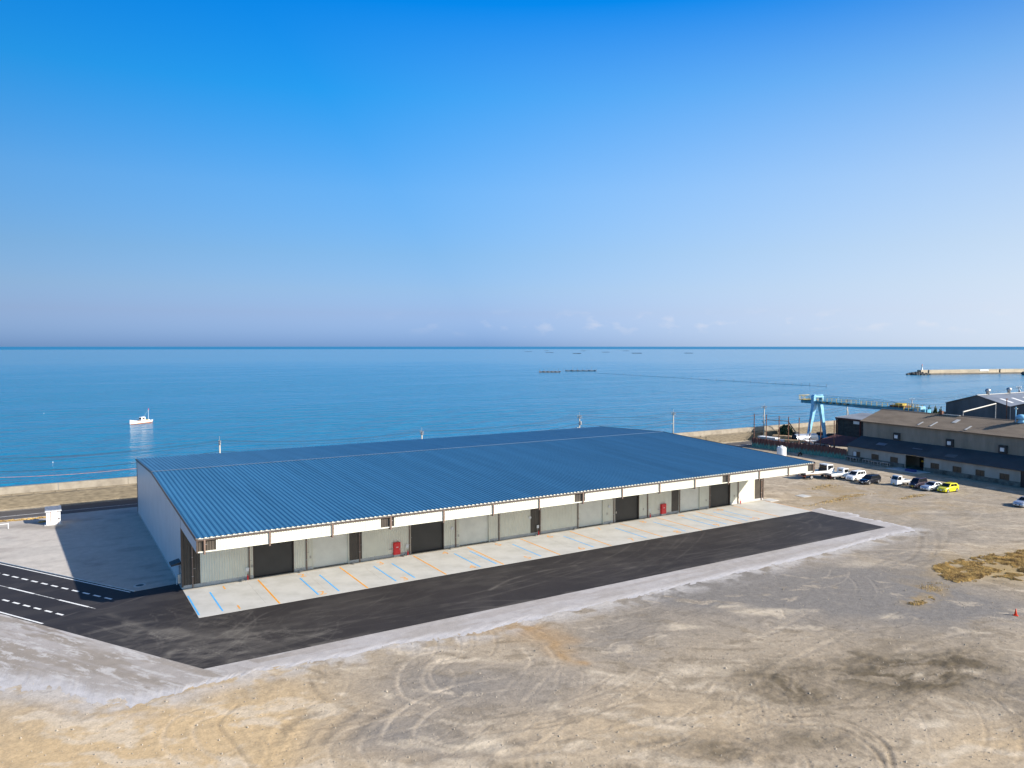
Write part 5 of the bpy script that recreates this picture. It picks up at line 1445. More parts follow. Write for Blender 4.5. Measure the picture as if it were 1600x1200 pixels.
for i in range(16):
    MB().loft([[(-0.5 + i * 3.9, YRG - 0.3, ZRG - 0.04), (-0.5 + i * 3.9, YRG, ZRG + 0.1), (-0.5 + i * 3.9, YRG + 0.3, ZRG - 0.04)], [(3.35 + i * 3.9, YRG - 0.3, ZRG - 0.04), (3.35 + i * 3.9, YRG, ZRG + 0.1), (3.35 + i * 3.9, YRG + 0.3, ZRG - 0.04)]]).build('ridge_cap', M['old_slate'], fac)
for x in (8.8, 20.9, 31.5, 43.5):
    vb = MB().box(x - 0.75, x + 0.75, 4.35, 4.72, 5.05, 6.55).build('wall_fan', M['dark_sheet'], fac)
    MB().box(x - 0.36, x + 0.36, 4.22, 4.345, 5.4, 6.1).build('fan_cover', M['white_plastic'], vb)
zr = lambda y: 8.32 + (y - 4.15) * (ZRG - 8.32) / (YRG - 4.15) + 0.07
for x, y0, y1, w in ((19.0, 7.6, 9.2, 0.9), (13.2, 5.0, 6.6, 0.35), (16.0, 5.0, 7.2, 0.35), (23.5, 5.0, 6.8, 0.4)):
    MB().loft([[(x, y, zr(y)), (x + w, y, zr(y)), (x + w, y, zr(y) + 0.03), (x, y, zr(y) + 0.03)] for y in (y0, y1)]).build('roof_skylight', M['skylight'], fac)
MB().bevbox(14.0, 14.6, YRG - 0.5, YRG + 0.1, ZRG - 0.2, ZRG + 0.75, 0.05).build('chimney', M['steel_rust'], fac)
MB().box(14.65, 18.5, YRG - 0.45, YRG - 0.25, ZRG - 0.02, ZRG + 0.12).build('ridge_board', M['skylight'], fac)
vt = empty('roof_ventilator', (0, 0, 0), 0); vt.parent = fac
vx, vy = 31.0, YRG - 0.6
MB().lathe([(0.75, 0), (0.5, 0.5), (0.5, 0.65), (0.85, 0.75), (0.85, 1.35), (0.55, 1.55), (0.1, 1.65)], 18, (vx, vy, ZRG - 0.3)).build('cowl', M['crane_blue'], vt, True)
MB().tube((vx - 1.1, vy, ZRG - 0.3), (vx - 1.1, vy, ZRG + 2.7), 0.09).build('flue_pipe', M['crane_blue'], fac)
MB().box(vx - 1.4, vx - 0.8, vy - 0.1, vy + 0.1, ZRG + 2.3, ZRG + 2.45).build('flue_cap', M['skylight'], fac)

def floc(x, y, z=0.0):
    c, s = math.cos(FA), math.sin(FA)
    return (FO[0] + x * c - y * s, FO[1] + x * s + y * c, z)
# concrete apron, blue crate, tables by the wall
p = floc(16.6, -1.9)
o = MB().box(-3.6, 3.6, -1.9, 1.85, -0.2, 0.05).build('door_apron', M['pad_concrete']); o.location = p; o.rotation_euler.z = FA
tag(o, 'pale concrete apron in front of the factory door', kind='structure')
ct = empty('blue_crate', floc(17.9, -2.7, 0.05), FA, 'blue plastic crate on the apron before the factory door', 'crate')
for a, b, c, d in ((-1.0, 1.0, -0.45, -0.41), (-1.0, 1.0, 0.41, 0.45), (-1.0, -0.96, -0.41, 0.41), (0.96, 1.0, -0.41, 0.41)):
    MB().box(a, b, c, d, 0.0, 0.42).build('side', M['tarp_blue'], ct)
MB().box(-0.96, 0.96, -0.41, 0.41, 0.0, 0.05).build('bottom', M['tarp_blue'], ct)
MB().box(-0.93, 0.93, -0.38, 0.38, 0.3, 0.36).build('contents', M['tarp_blue'], ct)
tl = ['near the corner of the rusty fence', 'second from the rusty fence', 'under the second factory window', 'between the second and third factory windows', 'nearest the factory door']
for k, (x, y) in enumerate(((1.6, -1.3), (3.4, -1.6), (6.4, -1.4), (9.0, -1.9), (11.0, -1.5))):
    t = empty('trestle_table', floc(x, y, -0.05), FA + (k - 2) * 0.05, 'pale work table by the factory wall, ' + tl[k], 'table', 'work tables along the factory wall')
    MB().box(-0.85, 0.85, -0.45, 0.45, 0.80, 0.86).build('table_top', M['galvanised'], t)
    for sx_ in (-0.75, 0.75):
        for sy_ in (-0.38, 0.38):
            MB().box(sx_ - 0.035, sx_ + 0.035, sy_ - 0.035, sy_ + 0.035, 0.0, 0.798).build('leg', M['galvanised'], t)
    MB().box(-0.7, 0.7, -0.03, 0.03, 0.25, 0.30).build('stretcher', M['galvanised'], t)

# ------------------------------------------------------------------ rusty sheet-pile fence with tall posts
fa, fb = np.array(g(1174.5, 697.5)), np.array(g(1323, 717.3))
fd = fb - fa; fl_ = float(np.linalg.norm(fd)); frz = math.atan2(fd[1], fd[0])
fn = empty('sheet_pile_fence', (float(fa[0]), float(fa[1]), -0.05), frz, 'long rusty sheet-pile fence with faded green foot', 'fence')
npan = 15; pw = fl_ / npan
pm = MB(); corr(pm, 0.01, pw - 0.01, 0.0, 2.3, 0.0, pitch=pw / 2, d=0.28, sgn=-1)
pmesh = pm.mesh('sheet_panel', M['sheet_pile'])
for i in range(npan):
    o = inst('sheet_panel', pmesh, fn, (i * pw, 0, 0)); o.scale.z = 1.0 + random.uniform(-0.03, 0.03)
for i, u in enumerate((1176.5, 1195.5, 1215, 1230, 1246.5, 1263.5, 1280, 1301)):
    # where the sight line of each post crosses the fence
    best = min((abs(u - uu), t) for t in np.linspace(0, 1, 400) for uu in [800 + FPX * float(np.dot((*(fa + fd * t), -CAM_H), _r)) / float(np.dot((*(fa + fd * t), -CAM_H), _f))])
    MB().tube((best[1] * fl_, 0.35, 0), (best[1] * fl_, 0.35, 8.3), 0.12, 0.10, 8).build('tall_post', M['steel_rust'], fn)
for z in (3.4, 5.6, 7.6):
    MB().path([(i / 12 * fl_ * 0.9, 0.35, z - 0.15 * math.sin(PI * (i % 2))) for i in range(13)], 0.012, 4).build('fence_wire', M['wire'], fn)

# ------------------------------------------------------------------ scrap yard behind the fence
def fence_pt(t, d): # t along the fence 0..1, d metres behind it
    n = np.array([-fd[1], fd[0]]) / fl_
    if n[0] < 0: n = -n
    q = fa + fd * t + n * d
    return (float(q[0]), float(q[1]))
def scrap(spec, label):
    r = random.Random(spec)
    V = MB()
    return V
sp = random.Random(12)
heaps = MB()
for _ in range(150):
    t, d = sp.uniform(0.12, 0.66), sp.uniform(1.8, 11)
    x, y = fence_pt(t, d); h = 1.9 * math.exp(-((t - 0.45) / 0.22) ** 2) * (0.4 + 0.6 * math.exp(-((d - 4) / 4) ** 2))
    a, b, c = sp.uniform(0.1, 0.9), sp.uniform(0.1, 0.5), sp.uniform(0.05, 0.35); rz = sp.uniform(0, 3.14)
    z = sp.uniform(0.1, 1) * h
    cz, sz = math.cos(rz), math.sin(rz)
    tmp = MB().box(-a, a, -b, b, -c, c)
    til = sp.uniform(-0.5, 0.5)
    heaps.add([(x + (p[0] * cz - p[1] * sz), y + (p[0] * sz + p[1] * cz), max(-0.05, z + c + p[2] + p[0] * til)) for p in tmp.v], tmp.f)
tag(heaps.build('scrap_heap', mat('scrap', (0.50, 0.44, 0.40), 0.7, col2=(0.22, 0.08, 0.05), scale=0.8, lo=0.45, hi=0.55)), 'jumbled heap of pale and rusty scrap behind the sheet-pile fence', 'scrap', kind='stuff')
for k, (t, d, a, b, h, m, lab) in enumerate(((0.10, 3.2, 2.6, 0.9, 2.5, 'beige_box', 'pale container at the left end of the scrap yard'), (0.22, 3.4, 1.6, 0.9, 2.2, 'white_plastic', 'white box behind the fence below the utility pole'), (0.17, 6.0, 2.2, 0.8, 2.9, 'timber', 'stack of timber behind the fence at the left of the scrap yard'), (0.36, 4.5, 2.4, 0.7, 2.35, 'timber', 'stack of timber planks beside the big steel pipe'), (0.46, 7.5, 3.2, 1.0, 2.3, 'beige_box', 'long pale box under the big steel pipe'))):
    x, y = fence_pt(t, d)
    t_ = empty('scrap_container' if m != 'timber' else 'timber_stack', (x, y, -0.05), frz + 0.2 * k, lab, 'container' if m != 'timber' else 'timber')
    if m == 'timber':
        for j in range(5):
            MB().box(-a, a, -b + 0.01, b - 0.01, h * j / 5, h * (j + 1) / 5 - 0.05).build('plank_layer', M[m], t_)
    else:
        MB().bevbox(-a, a, -b, b, 0.0, h - 0.12, 0.05).build('body', M[m], t_)
        MB().box(-a - 0.04, a + 0.04, -b - 0.04, b + 0.04, h - 0.118, h).build('lid', M['white_plastic' if m == 'beige_box' else 'galvanised'], t_)
        for j in range(4):
            MB().box(-a + a * 2 * (j + 0.5) / 4 - 0.04, -a + a * 2 * (j + 0.5) / 4 + 0.04, -b - 0.05, -b - 0.003, 0.05, h - 0.14).build('rib', M[m], t_)
px, py = g(1257, 683, 2.6)
pp = empty('steel_pipe', (px, py, 0), math.radians(-14), 'huge pale steel pipe with black opening lying in the scrap yard', 'pipe')
MB().loft([[(x, 1.15 * math.cos(i * PI / 10), 2.3 + 1.15 * math.sin(i * PI / 10)) for i in range(20)] for x in (-3.0, 3.2)], caps=False).build('shell', M['silver_paint'], pp, True)
MB().loft([[(x, 1.02 * math.cos(i * PI / 10), 2.3 + 1.02 * math.sin(i * PI / 10)) for i in range(20)] for x in (-2.98, -2.5)]).build('dark_bore', M['door_dark'], pp, True)
for x in (-2.0, 2.0):
    MB().box(x - 0.2, x + 0.2, -1.3, 1.3, 0, 1.25).build('cradle', M['steel_rust'], pp)
ex, ey = g(1243, 684)
bm_ = empty('loading_boom', (ex, ey, 0), 0, 'thin dark loading boom raised beside the big steel pipe', 'boom')
MB().box(-0.8, 0.8, -0.7, 0.7, 0.0, 1.6).build('cab', M['dark_sheet'], bm_)
MB().path([(0, 0, 1.6), (-2.2, 0.8, 4.6)], 0.16, 6).build('lower_arm', M['dark_sheet'], bm_)
MB().path([(-2.2, 0.8, 4.6), (-8.0, 3.2, 5.1)], 0.10, 6).build('upper_arm', M['dark_sheet'], bm_)
MB().path([(-8.0, 3.2, 5.1), (-9.0, 3.6, 4.4), (-9.3, 3.7, 5.0)], 0.08, 5).build('grab', M['dark_sheet'], bm_)

# ------------------------------------------------------------------ leafy things: crown of many small faces
def foliage(n, shape, seed, size=0.16):
    r = random.Random(seed); V = []; F = []
    while len(F) < n:
        x, y, z = r.uniform(-1, 1), r.uniform(-1, 1), r.uniform(0, 1)
        w = shape(z)
        if w <= 0 or x * x + y * y > w * w: continue
        if r.random() > 0.35 + 0.65 * (x * x + y * y) / (w * w): continue
        s = size * r.uniform(0.5, 1.2); a, b = r.uniform(0, 6.28), r.uniform(-0.9, 0.9)
        d1 = Vector((math.cos(a), math.sin(a), b)).normalized() * s; d2 = Vector((-math.sin(a), math.cos(a), r.uniform(-0.8, 0.8))).normalized() * s * 0.6
        c = Vector((x, y, z)); o = len(V)
        V += [tuple(c - d1), tuple(c + d2), tuple(c + d1), tuple(c - d2)]; F.append((o, o + 1, o + 2, o + 3))
    return V, F
def plant(name, loc, rad, h, lab, cat, shape, n, seed, group=None, leaf='leaf'):
    t = empty(name, loc, 0, lab, cat, group)
    V, F = foliage(n, shape, seed)
    me = bpy.data.meshes.new('crown'); me.from_pydata([(x * rad, y * rad, z * h) for x, y, z in V], [], F); me.materials.append(M[leaf])
    inst('crown', me, t)
    MB().tube((0, 0, -0.05), (0, 0, h * 0.75), rad * 0.12, rad * 0.03, 6).build('trunk', M['bark'], t)
    return t
bush_shape = lambda z: 0.95 * math.sqrt(max(0, 1 - (2 * z - 0.9) ** 2)) if z < 0.95 else 0
cyp_shape = lambda z: (0.55 + 0.5 * z / 0.2) if z < 0.2 else max(0, 1.05 * (1 - z) ** 0.7)
bx_, by_ = g(1236, 690)
plant('bush', (bx_ + 4, by_ + 5, -0.05), 1.9, 4.2, 'dark green bush behind the scrap yard fence', 'bush', bush_shape, 900, 5)
tl2 = ['leftmost small dark evergreen behind the brown factory roof', 'second dark evergreen behind the brown factory roof', 'third dark evergreen behind the brown factory roof', 'rightmost dark evergreen beside the grey gabled shed']
for k, (u, vtop) in enumerate(((1444, 639.5), (1452.5, 633.5), (1462, 634), (1470, 636))):
    q = gy(u, vtop, 128.0)
    plant('evergreen_tree', (q[0], 128.0, -0.05), 1.5, q[2] + 0.05, tl2[k], 'tree', cyp_shape, 900, 20 + k, 'evergreens behind the old factory')

# ------------------------------------------------------------------ maroon lean-to and dark open shed
q = floc(-5.6, 4.6)
ml = empty('maroon_shelter', (q[0], q[1], -0.05), FA, 'low shelter with maroon ribbed roof between fence and factory', 'shelter')
ribbed(-3.8, 2.6, 3.2, 4.0, -5.0, 5.2, 0.4, 0.06, 'roof', 'maroon_sheet', ml)
MB().loft([[(x, -3.8, 2.5), (x, 3.2, 3.9), (x, 3.2, 3.96), (x, -3.8, 2.56)] for x in (-5.0, 5.2)]).build('roof_deck', M['dark_sheet'], ml)
for x in (-4.8, 0.0, 5.0):
    for y, z in ((-3.6, 2.55), (3.0, 3.85)):
        MB().box(x - 0.08, x + 0.08, y - 0.08, y + 0.08, 0, z).build('post', M['steel_rust'], ml)
q = g(1306.5, 690)
ds = empty('open_shed', (q[0], q[1], -0.05), FA, 'tall dark open-sided shed with maroon frame below the crane', 'shed')
for i in range(8):
    MB().box(0.15 + i * 1.85, 1.95 + i * 1.85, 0.25, 0.31, 0.8, 6.1).build('wall_sheet', M['dark_sheet'], ds)
for x in (0.0, 7.4, 14.9):
    for y in (0.0, 9.0):
        MB().box(x - 0.13, x + 0.13, y - 0.13, y + 0.13, 0, 6.3).build('post', M['maroon_sheet'], ds)
MB().box(-0.3, 15.2, -0.25, 0.05, 6.1, 6.5).build('eaves_beam', M['maroon_sheet'], ds)
ribbed(-0.4, 6.5, 9.6, 7.3, -0.4, 15.3, 0.5, 0.06, 'roof', 'shed_roof', ds)
MB().box(0.15, 14.9, 8.8, 8.9, 0.0, 7.0).build('rear_wall', M['dark_sheet'], ds)
MB().box(5.2, 7.2, 0.15, 0.22, 5.2, 5.95).build('sign_panel', M['white_plastic'], ds)
MB().box(0.0, 0.06, 0.3, 8.8, 0.0, 6.3).build('end_wall', M['dark_sheet'], ds)

# ------------------------------------------------------------------ blue gantry crane
gc = empty('gantry_crane', (174.1, 129.3, -0.05), FA, 'pale blue gantry crane with yellow railings spanning the scrap yard', 'crane')
# local x runs towards the viewer along the girder, local y away from the warehouse
def leg(x0, y0, x1, y1, z0, z1, a0, a1, par):
    return MB().loft([[(x0 - a0, y0 - a0, z0), (x0 + a0, y0 - a0, z0), (x0 + a0, y0 + a0, z0), (x0 - a0, y0 + a0, z0)], [(x1 - a1, y1 - a1, z1), (x1 + a1, y1 - a1, z1), (x1 + a1, y1 + a1, z1), (x1 - a1, y1 + a1, z1)]]).build('leg', M['crane_blue'], par)
for xg in (0.0, 29.0):
    leg(xg, -3.3, xg, -1.0, 0.0, 10.1, 0.26, 0.52, gc)
    leg(xg, 3.3, xg, 1.0, 0.0, 10.1, 0.26, 0.52, gc)
    MB().box(xg - 0.35, xg + 0.35, -4.0, 4.0, 0.0, 0.45).build('sill_beam', M['crane_teal'], gc)
    if xg > 1:
        MB().bevbox(xg + 0.6, xg + 2.2, -1.5, 0.4, 9.9, 11.4, 0.12).build('end_cabin', M['crane_blue'], gc)
        continue
    pf = MB()
    prof_o = [(-1.75, 9.9), (-1.75, 11.9), (-1.45, 12.35), (1.45, 12.35), (1.75, 11.9), (1.75, 9.9)]
    prof_i = [(-1.15, 9.9), (-1.15, 11.5), (-1.05, 11.65), (1.05, 11.65), (1.15, 11.5), (1.15, 9.9)]
    for i in range(5):
        a, b, c, d = prof_o[i], prof_o[i + 1], prof_i[i + 1], prof_i[i]
        pf.loft([[(xg - 0.5, y, z) for y, z in (a, b, c, d)], [(xg + 0.5, y, z) for y, z in (a, b, c, d)]])
    pf.build('portal_frame', M['crane_blue'], gc)
for y in (-0.8, 0.8):
    MB().box(-4.6, 32.0, y - 0.25, y + 0.25, 9.95, 10.85).build('girder', M['crane_teal'], gc)
for xe in (-4.6, 31.8):
    MB().box(xe, xe + 0.4, -0.54, 0.54, 9.95, 10.8).build('girder_end', M['crane_teal'], gc)
MB().box(-4.4, 31.8, -1.55, -1.06, 10.72, 10.78).build('walkway', M['crane_teal'], gc)
for y, m in ((-1.52, 'crane_yellow'), (1.1, 'crane_teal')):
    for z in (11.25, 11.75):
        MB().tube((-4.4, y, z), (31.8, y, z), 0.035, n=6).build('handrail', M[m], gc)
    for i in range(25):
        MB().box(-4.4 + i * 1.5, -4.33 + i * 1.5, y - 0.035, y + 0.035, 10.78, 11.75).build('rail_post', M[m], gc)
for i in range(9):
    MB().box(1.8 + i * 1.1, 2.3 + i * 1.1, -1.12, -1.052, 10.35, 10.75).build('festoon_box', M['crane_yellow' if i % 2 else 'door_dark'], gc)
for x in (7.5, 14.0, 21.0):
    MB().tube((x, -0.8, 10.8), (x, -0.8, 12.3), 0.06).build('cable_mast', M['crane_blue'], gc)
MB().path([(0.5, -0.8, 12.3), (7.5, -0.8, 12.25), (14.0, -0.8, 12.25), (21.0, -0.8, 12.25), (25, -0.8, 11.9)], 0.05, 5).build('cable', M['crane_teal'], gc)
tr = MB().bevbox(23.0, 27.0, -1.4, 1.4, 10.9, 11.3, 0.1).build('trolley', M['steel_rust'], gc)
MB().box(24.0, 26.0, -0.7, 0.7, 11.3, 11.75).build('hoist', M['crane_yellow'], tr)
for x in (27.2, 28.4, 29.6, 30.8):
    MB().box(x, x + 0.08, -1.9, -1.82, 9.9, 12.0).build('platform_post', M['crane_yellow'], gc)
MB().box(27.2, 31.0, -1.9, -1.82, 11.92, 12.0).build('platform_rail', M['crane_yellow'], gc)
MB().box(27.2, 31.0, -1.9, -1.82, 11.2, 11.28).build('platform_rail', M['crane_yellow'], gc)
for x in (-4.5, -3.2):
    MB().box(x, x + 0.08, -1.9, -1.82, 10.8, 12.1).build('platform_post', M['crane_yellow'], gc)
MB().box(-4.6, -1.6, -1.95, 1.9, 10.86, 10.94).build('end_platform', M['crane_yellow'], gc)
MB().box(-4.6, -1.6, -1.95, -1.88, 11.95, 12.05).build('platform_rail', M['crane_yellow'], gc)
MB().box(-4.6, -4.5, -1.87, 1.9, 11.95, 12.05).build('platform_rail', M['crane_yellow'], gc)
# dark machines under the crane
for k, (u, v, lab) in enumerate(((1283, 687, 'dark teal machine under the crane, left one'), (1298, 689, 'dark teal machine under the crane, beside the open shed'))):
    x, y = g(u, v)
    mc = empty('yard_machine', (x, y, -0.05), 0.3 * k, lab, 'machine', 'machines under the crane')
    MB().bevbox(-1.8, 1.8, -0.8, 0.8, 0.35, 1.3, 0.15).build('body', M['crane_teal'], mc)
    MB().bevbox(-1.4, 0.2, -0.7, 0.7, 1.3, 2.1, 0.2).build('cab', M['dark_sheet'], mc)
    for sx_ in (-1.2, 1.2):
        for sy_ in (-0.75, 0.75):
            MB().tube((sx_, sy_ - 0.12, 0.4), (sx_, sy_ + 0.12, 0.4), 0.4, n=14).build('wheel', M['tyre'], mc)
x, y = g(1250, 712)
sc_ = empty('parked_motorcycle', (x, y, -0.05), 0.2, 'dark motorcycle in the shade along the rusty fence', 'motorcycle')
for dx in (-0.65, 0.65):
    MB().tube((dx, -0.06, 0.3), (dx, 0.06, 0.3), 0.3, n=14).build('wheel', M['tyre'], sc_)
MB().loft([[(-0.5, -0.12, 0.45), (-0.5, 0.12, 0.45), (-0.5, 0.1, 0.75), (-0.5, -0.1, 0.75)], [(0.3, -0.15, 0.4), (0.3, 0.15, 0.4), (0.35, 0.12, 0.9), (0.35, -0.12, 0.9)]]).build('body', M['black_metal'], sc_)
MB().box(-0.75, 0.05, -0.13, 0.13, 0.76, 0.86).build('seat', M['tyre'], sc_)
MB().tube((0.62, 0, 0.35), (0.42, 0, 1.05), 0.05).build('fork', M['galvanised'], sc_)
MB().tube((0.42, -0.35, 1.05), (0.42, 0.35, 1.05), 0.03).build('handlebar', M['black_metal'], sc_)

# ------------------------------------------------------------------ grey twin-gabled shed at the far right
gs0 = np.array(g(1478, 629, 7.0)); gs1 = np.array(g(1571, 636, 7.0))
gw = float(gs0[1] - gs1[1])
gsh = empty('gabled_shed', (float(gs0[0]), float(gs1[1]), -0.05), 0, 'large dark grey shed with twin gables and white skylights', 'shed')
GLn = 70.0
for k in range(2):
    y1 = gw - k * gw; y0 = y1 - gw; ym = (y0 + y1) / 2
    prof = [(y0, 0), (y1, 0), (y1, 7.0), (ym, 9.9), (y0, 7.0)]
    for n_, (ya, yb) in enumerate(((y1, ym), (ym, y0))):
        for i in range(4):
            yy0, yy1 = ya + (yb - ya) * i / 4, ya + (yb - ya) * (i + 1) / 4
            zt_ = lambda y: 7.0 + 2.9 * (1 - abs(y - ym) / (gw / 2))
            MB().loft([[(x, yy0 - 0.015 * np.sign(yy0 - yy1), 0.0), (x, yy1 + 0.015 * np.sign(yy0 - yy1), 0.0), (x, yy1 + 0.015 * np.sign(yy0 - yy1), zt_(yy1) - 0.05), (x, yy0 - 0.015 * np.sign(yy0 - yy1), zt_(yy0) - 0.05)] for x in (0.0, 0.1)]).build('gable_sheet', M['shed_wall'], gsh)
    MB().prism([(y0, 0.0), (y1, 0.0), (y1, 6.95), (ym, 9.8), (y0, 6.95)], 'x', GLn - 0.2, GLn - 0.1).build('gable_wall', M['shed_wall'], gsh)
    for ya, yb, za, zb in ((y0, ym, 7.0, 9.9), (ym, y1, 9.9, 7.0)):
        MB().loft([[(x, ya, za), (x, yb, zb), (x, yb, zb + 0.12), (x, ya, za + 0.12)] for x in (-0.5, GLn)]).build('roof_slope', M['shed_roof'], gsh)
    MB().loft([[(x, ym - 0.4, 9.95), (x, ym, 10.12), (x, ym + 0.4, 9.95)] for x in (-0.5, GLn)]).build('ridge_cap', M['skylight'], gsh)
    sl_ = (9.9 - 7.0) / (gw / 2)
    for i in range(5):
        x = 5 + i * 7.0
        MB().loft([[(x, y, 7.0 + (y - y0) * sl_ + 0.14), (x + 1.6, y, 7.0 + (y - y0) * sl_ + 0.14), (x + 1.6, y, 7.0 + (y - y0) * sl_ + 0.18), (x, y, 7.0 + (y - y0) * sl_ + 0.18)] for y in (y0 + gw * 0.12, y0 + gw * 0.30)]).build('skylight', M['white_plastic'], gsh)
    for i in range(3):
        x = 6 + i * 13.0
        MB().lathe([(0.5, 0), (0.45, 0.9), (0.75, 1.0), (0.75, 1.6), (0.4, 1.9)], 12, (x, ym, 9.9)).build('ridge_vent', M['galvanised'], gsh, True)
    MB().box(-0.25, -0.02, y0 + 0.3, y1 - 0.3, 2.7, 3.0).build('gable_band', M['door_dark'], gsh)
    MB().box(-0.12, -0.02, y0 + 0.4, y1 - 0.4, 0.0, 2.65).build('lower_band', M['old_wall'], gsh)
MB().box(0.1, GLn, gw - 0.1, gw, 0.0, 6.95).build('side_wall', M['shed_wall'], gsh)
MB().box(0.1, GLn, -gw, -gw + 0.1, 0.0, 6.95).build('side_wall', M['shed_wall'], gsh)
MB().box(-0.3, -0.1, -0.1, 0.1, 0.0, 6.9).build('valley_downpipe', M['galvanised'], gsh)
pc = empty('pipe_bridge', floc(18.5, 22.0, 0), 0, 'thin pale inclined pipe running from brown roof to grey shed', 'pipe')
pa, pb = gy(1505, 643.5, 108.0), gy(1556, 630.5, 112.0)
cxp = Vector(pc.location)
MB().path([tuple(Vector(pa) - cxp), tuple(Vector(pb) - cxp)], 0.16, 6).build('pipe', M['skylight'], pc)
for q_, nm in ((pa, 'support'), (pb, 'support')):
    v_ = Vector(q_) - cxp
    MB().tube((v_.x, v_.y, 0), (v_.x, v_.y, v_.z), 0.1).build(nm, M['galvanised'], pc)
x_, y_, z_ = gy(1574, 622.5, 117.0)
lp = empty('leaning_mast', (x_, y_, 0), 0, 'short rusty mast standing before the valley of the grey shed', 'mast')
MB().tube((0, 0, 0), (-0.3, 0, z_), 0.16, 0.12).build('pole', M['steel_rust'], lp)
MB().box(-0.9, 0.3, -0.1, 0.1, z_ - 0.3, z_ - 0.1).build('arm', M['steel_rust'], lp)

# ------------------------------------------------------------------ fishing boat
bL, bR = np.array(g(203, 663.5, SEA)), np.array(g(236.5, 659.5, SEA))
bd = bL - bR; bl = float(np.linalg.norm(bd))
bt = empty('fishing_boat', (float((bL + bR)[0] / 2), float((bL + bR)[1] / 2), SEA), math.atan2(bd[1], bd[0]), 'small white fishing boat with mast on the calm sea', 'boat')
h_ = bl / 2; st = []
for x, w, zk, zs in ((-h_, 0.85, 0.05, 1.0), (-h_ * 0.6, 1.1, -0.2, 0.92), (0, 1.2, -0.3, 0.95), (h_ * 0.45, 1.05, -0.3, 1.1), (h_ * 0.8, 0.55, -0.2, 1.38), (h_, 0.06, 0.1, 1.65)):
    st.append([(x, 0, zk), (x, w * 0.7, zk + 0.3), (x, w, zs), (x, w * 0.88, zs), (x, w * 0.82, zs - 0.35), (x, -w * 0.82, zs - 0.35), (x, -w * 0.88, zs), (x, -w, zs), (x, -w * 0.7, zk + 0.3)])
MB().loft(st).build('hull', M['boat_white'], bt)
wl_ = []
for x, w in ((-h_ * 0.98, 0.72), (-h_ * 0.6, 0.98), (0, 1.08), (h_ * 0.45, 0.93), (h_ * 0.82, 0.45), (h_ * 0.95, 0.1)):
    wl_.append([(x, -w, 0.02), (x, w, 0.02), (x, w * 1.03, 0.26), (x, -w * 1.03, 0.26)])
MB().loft(wl_).build('waterline_band', M['boat_rust'], bt)
cb = MB().bevbox(-1.6, 0.2, -0.65, 0.65, 0.6, 2.25, 0.12).build('wheelhouse', M['boat_white'], bt)
MB().box(0.205, 0.23, -0.5, 0.5, 1.5, 2.0).build('window', M['car_glass'], cb)
for s in (-1, 1):
    MB().box(-1.2, -0.1, s * 0.665 - 0.012, s * 0.665 + 0.012, 1.5, 2.0).build('window', M['car_glass'], cb)
MB().bevbox(0.5, 1.3, -0.4, 0.4, 0.6, 1.25, 0.08).build('winch', M['steel_rust'], bt)
MB().tube((-h_ * 0.72, 0, 0.6), (-h_ * 0.75, 0, 4.7), 0.05, 0.03, 6).build('mast', M['boat_white'], bt)
MB().tube((-h_ * 0.75, 0, 4.5), (-1.2, 0, 2.25), 0.02, n=5).build('stay', M['galvanised'], bt)
MB().tube((h_ * 0.9, 0, 1.5), (-0.2, 0, 2.1), 0.02, n=5).build('fore_stay', M['galvanised'], bt)
MB().bevbox(-h_ * 0.75 - 0.15, -h_ * 0.75 + 0.15, -0.1, 0.1, 4.65, 4.95, 0.03).build('mast_lamp', M['red_paint'], bt)
MB().bevbox(-h_ * 0.66, -h_ * 0.42, -0.4, 0.4, 0.6, 1.15, 0.06).build('fish_box', M['crane_yellow'], bt)

# ------------------------------------------------------------------ breakwater with beacon
b0, b1 = np.array(g(1436, 585.5, SEA)), np.array(g(1600, 583.2, SEA))
bdv = (b1 - b0); bln = float(np.linalg.norm(bdv)); brz = math.atan2(bdv[1], bdv[0])
bw_ = empty('breakwater', (float(b0[0]), float(b0[1]), SEA), brz, 'pale concrete breakwater reaching in from the right edge', 'breakwater')
for i in range(14):
    a = i * 12.0
    MB().loft([[(a + 0.08, -2.6, 1.3), (a + 0.08, 2.6, 1.3), (a + 0.08, 2.4, 4.6), (a + 0.08, -2.2, 4.6)], [(a + 11.92, -2.6, 1.3), (a + 11.92, 2.6, 1.3), (a + 11.92, 2.4, 4.6), (a + 11.92, -2.2, 4.6)]]).build('wall_block', M['pier_concrete'], bw_)
MB().box(0, 168, -3.4, 3.4, -4, 1.28).build('footing', M['pier_foot'], bw_)
MB().box(74, 85, -2.75, -2.63, 2.9, 4.5).build('white_panel', M['white_plastic'], bw_)
for x in (9.0, 100.0):
    MB().path([(x, -3.0, 0.5), (x, -2.7, 2.5), (x + 0.5, -2.6, 4.6)], 0.5, 5).build('ladder', M['rock'], bw_)
def rocks(name, cx, cy, cz, rx, ry, h, n, seed, lab):
    r = random.Random(seed); t = empty(name, (cx, cy, cz), brz, lab, 'rocks')
    for i in range(n):
        a, d = r.uniform(0, 6.28), math.sqrt(r.random())
        x, y = d * rx * math.cos(a), d * ry * math.sin(a); z = h * (1 - d ** 1.5) * r.uniform(0.75, 1.0); s = r.uniform(1.1, 2.1)
        rings_ = [[(x + s * w * math.cos(k * 1.047 + i) * r.uniform(0.8, 1.2), y + s * w * math.sin(k * 1.047 + i) * r.uniform(0.8, 1.2), z + s * q) for k in range(6)] for w, q in ((0.6, -0.7), (1.0, -0.2), (0.85, 0.35), (0.4, 0.65))]
        MB().loft(rings_).build('boulder', M['rock'], t)
rocks('rock_mound', float(b0[0]) - math.cos(brz) * 1, float(b0[1]) - math.sin(brz) * 1, SEA, 14, 7, 2.4, 70, 4, 'dark boulder mound at the seaward tip of the breakwater')
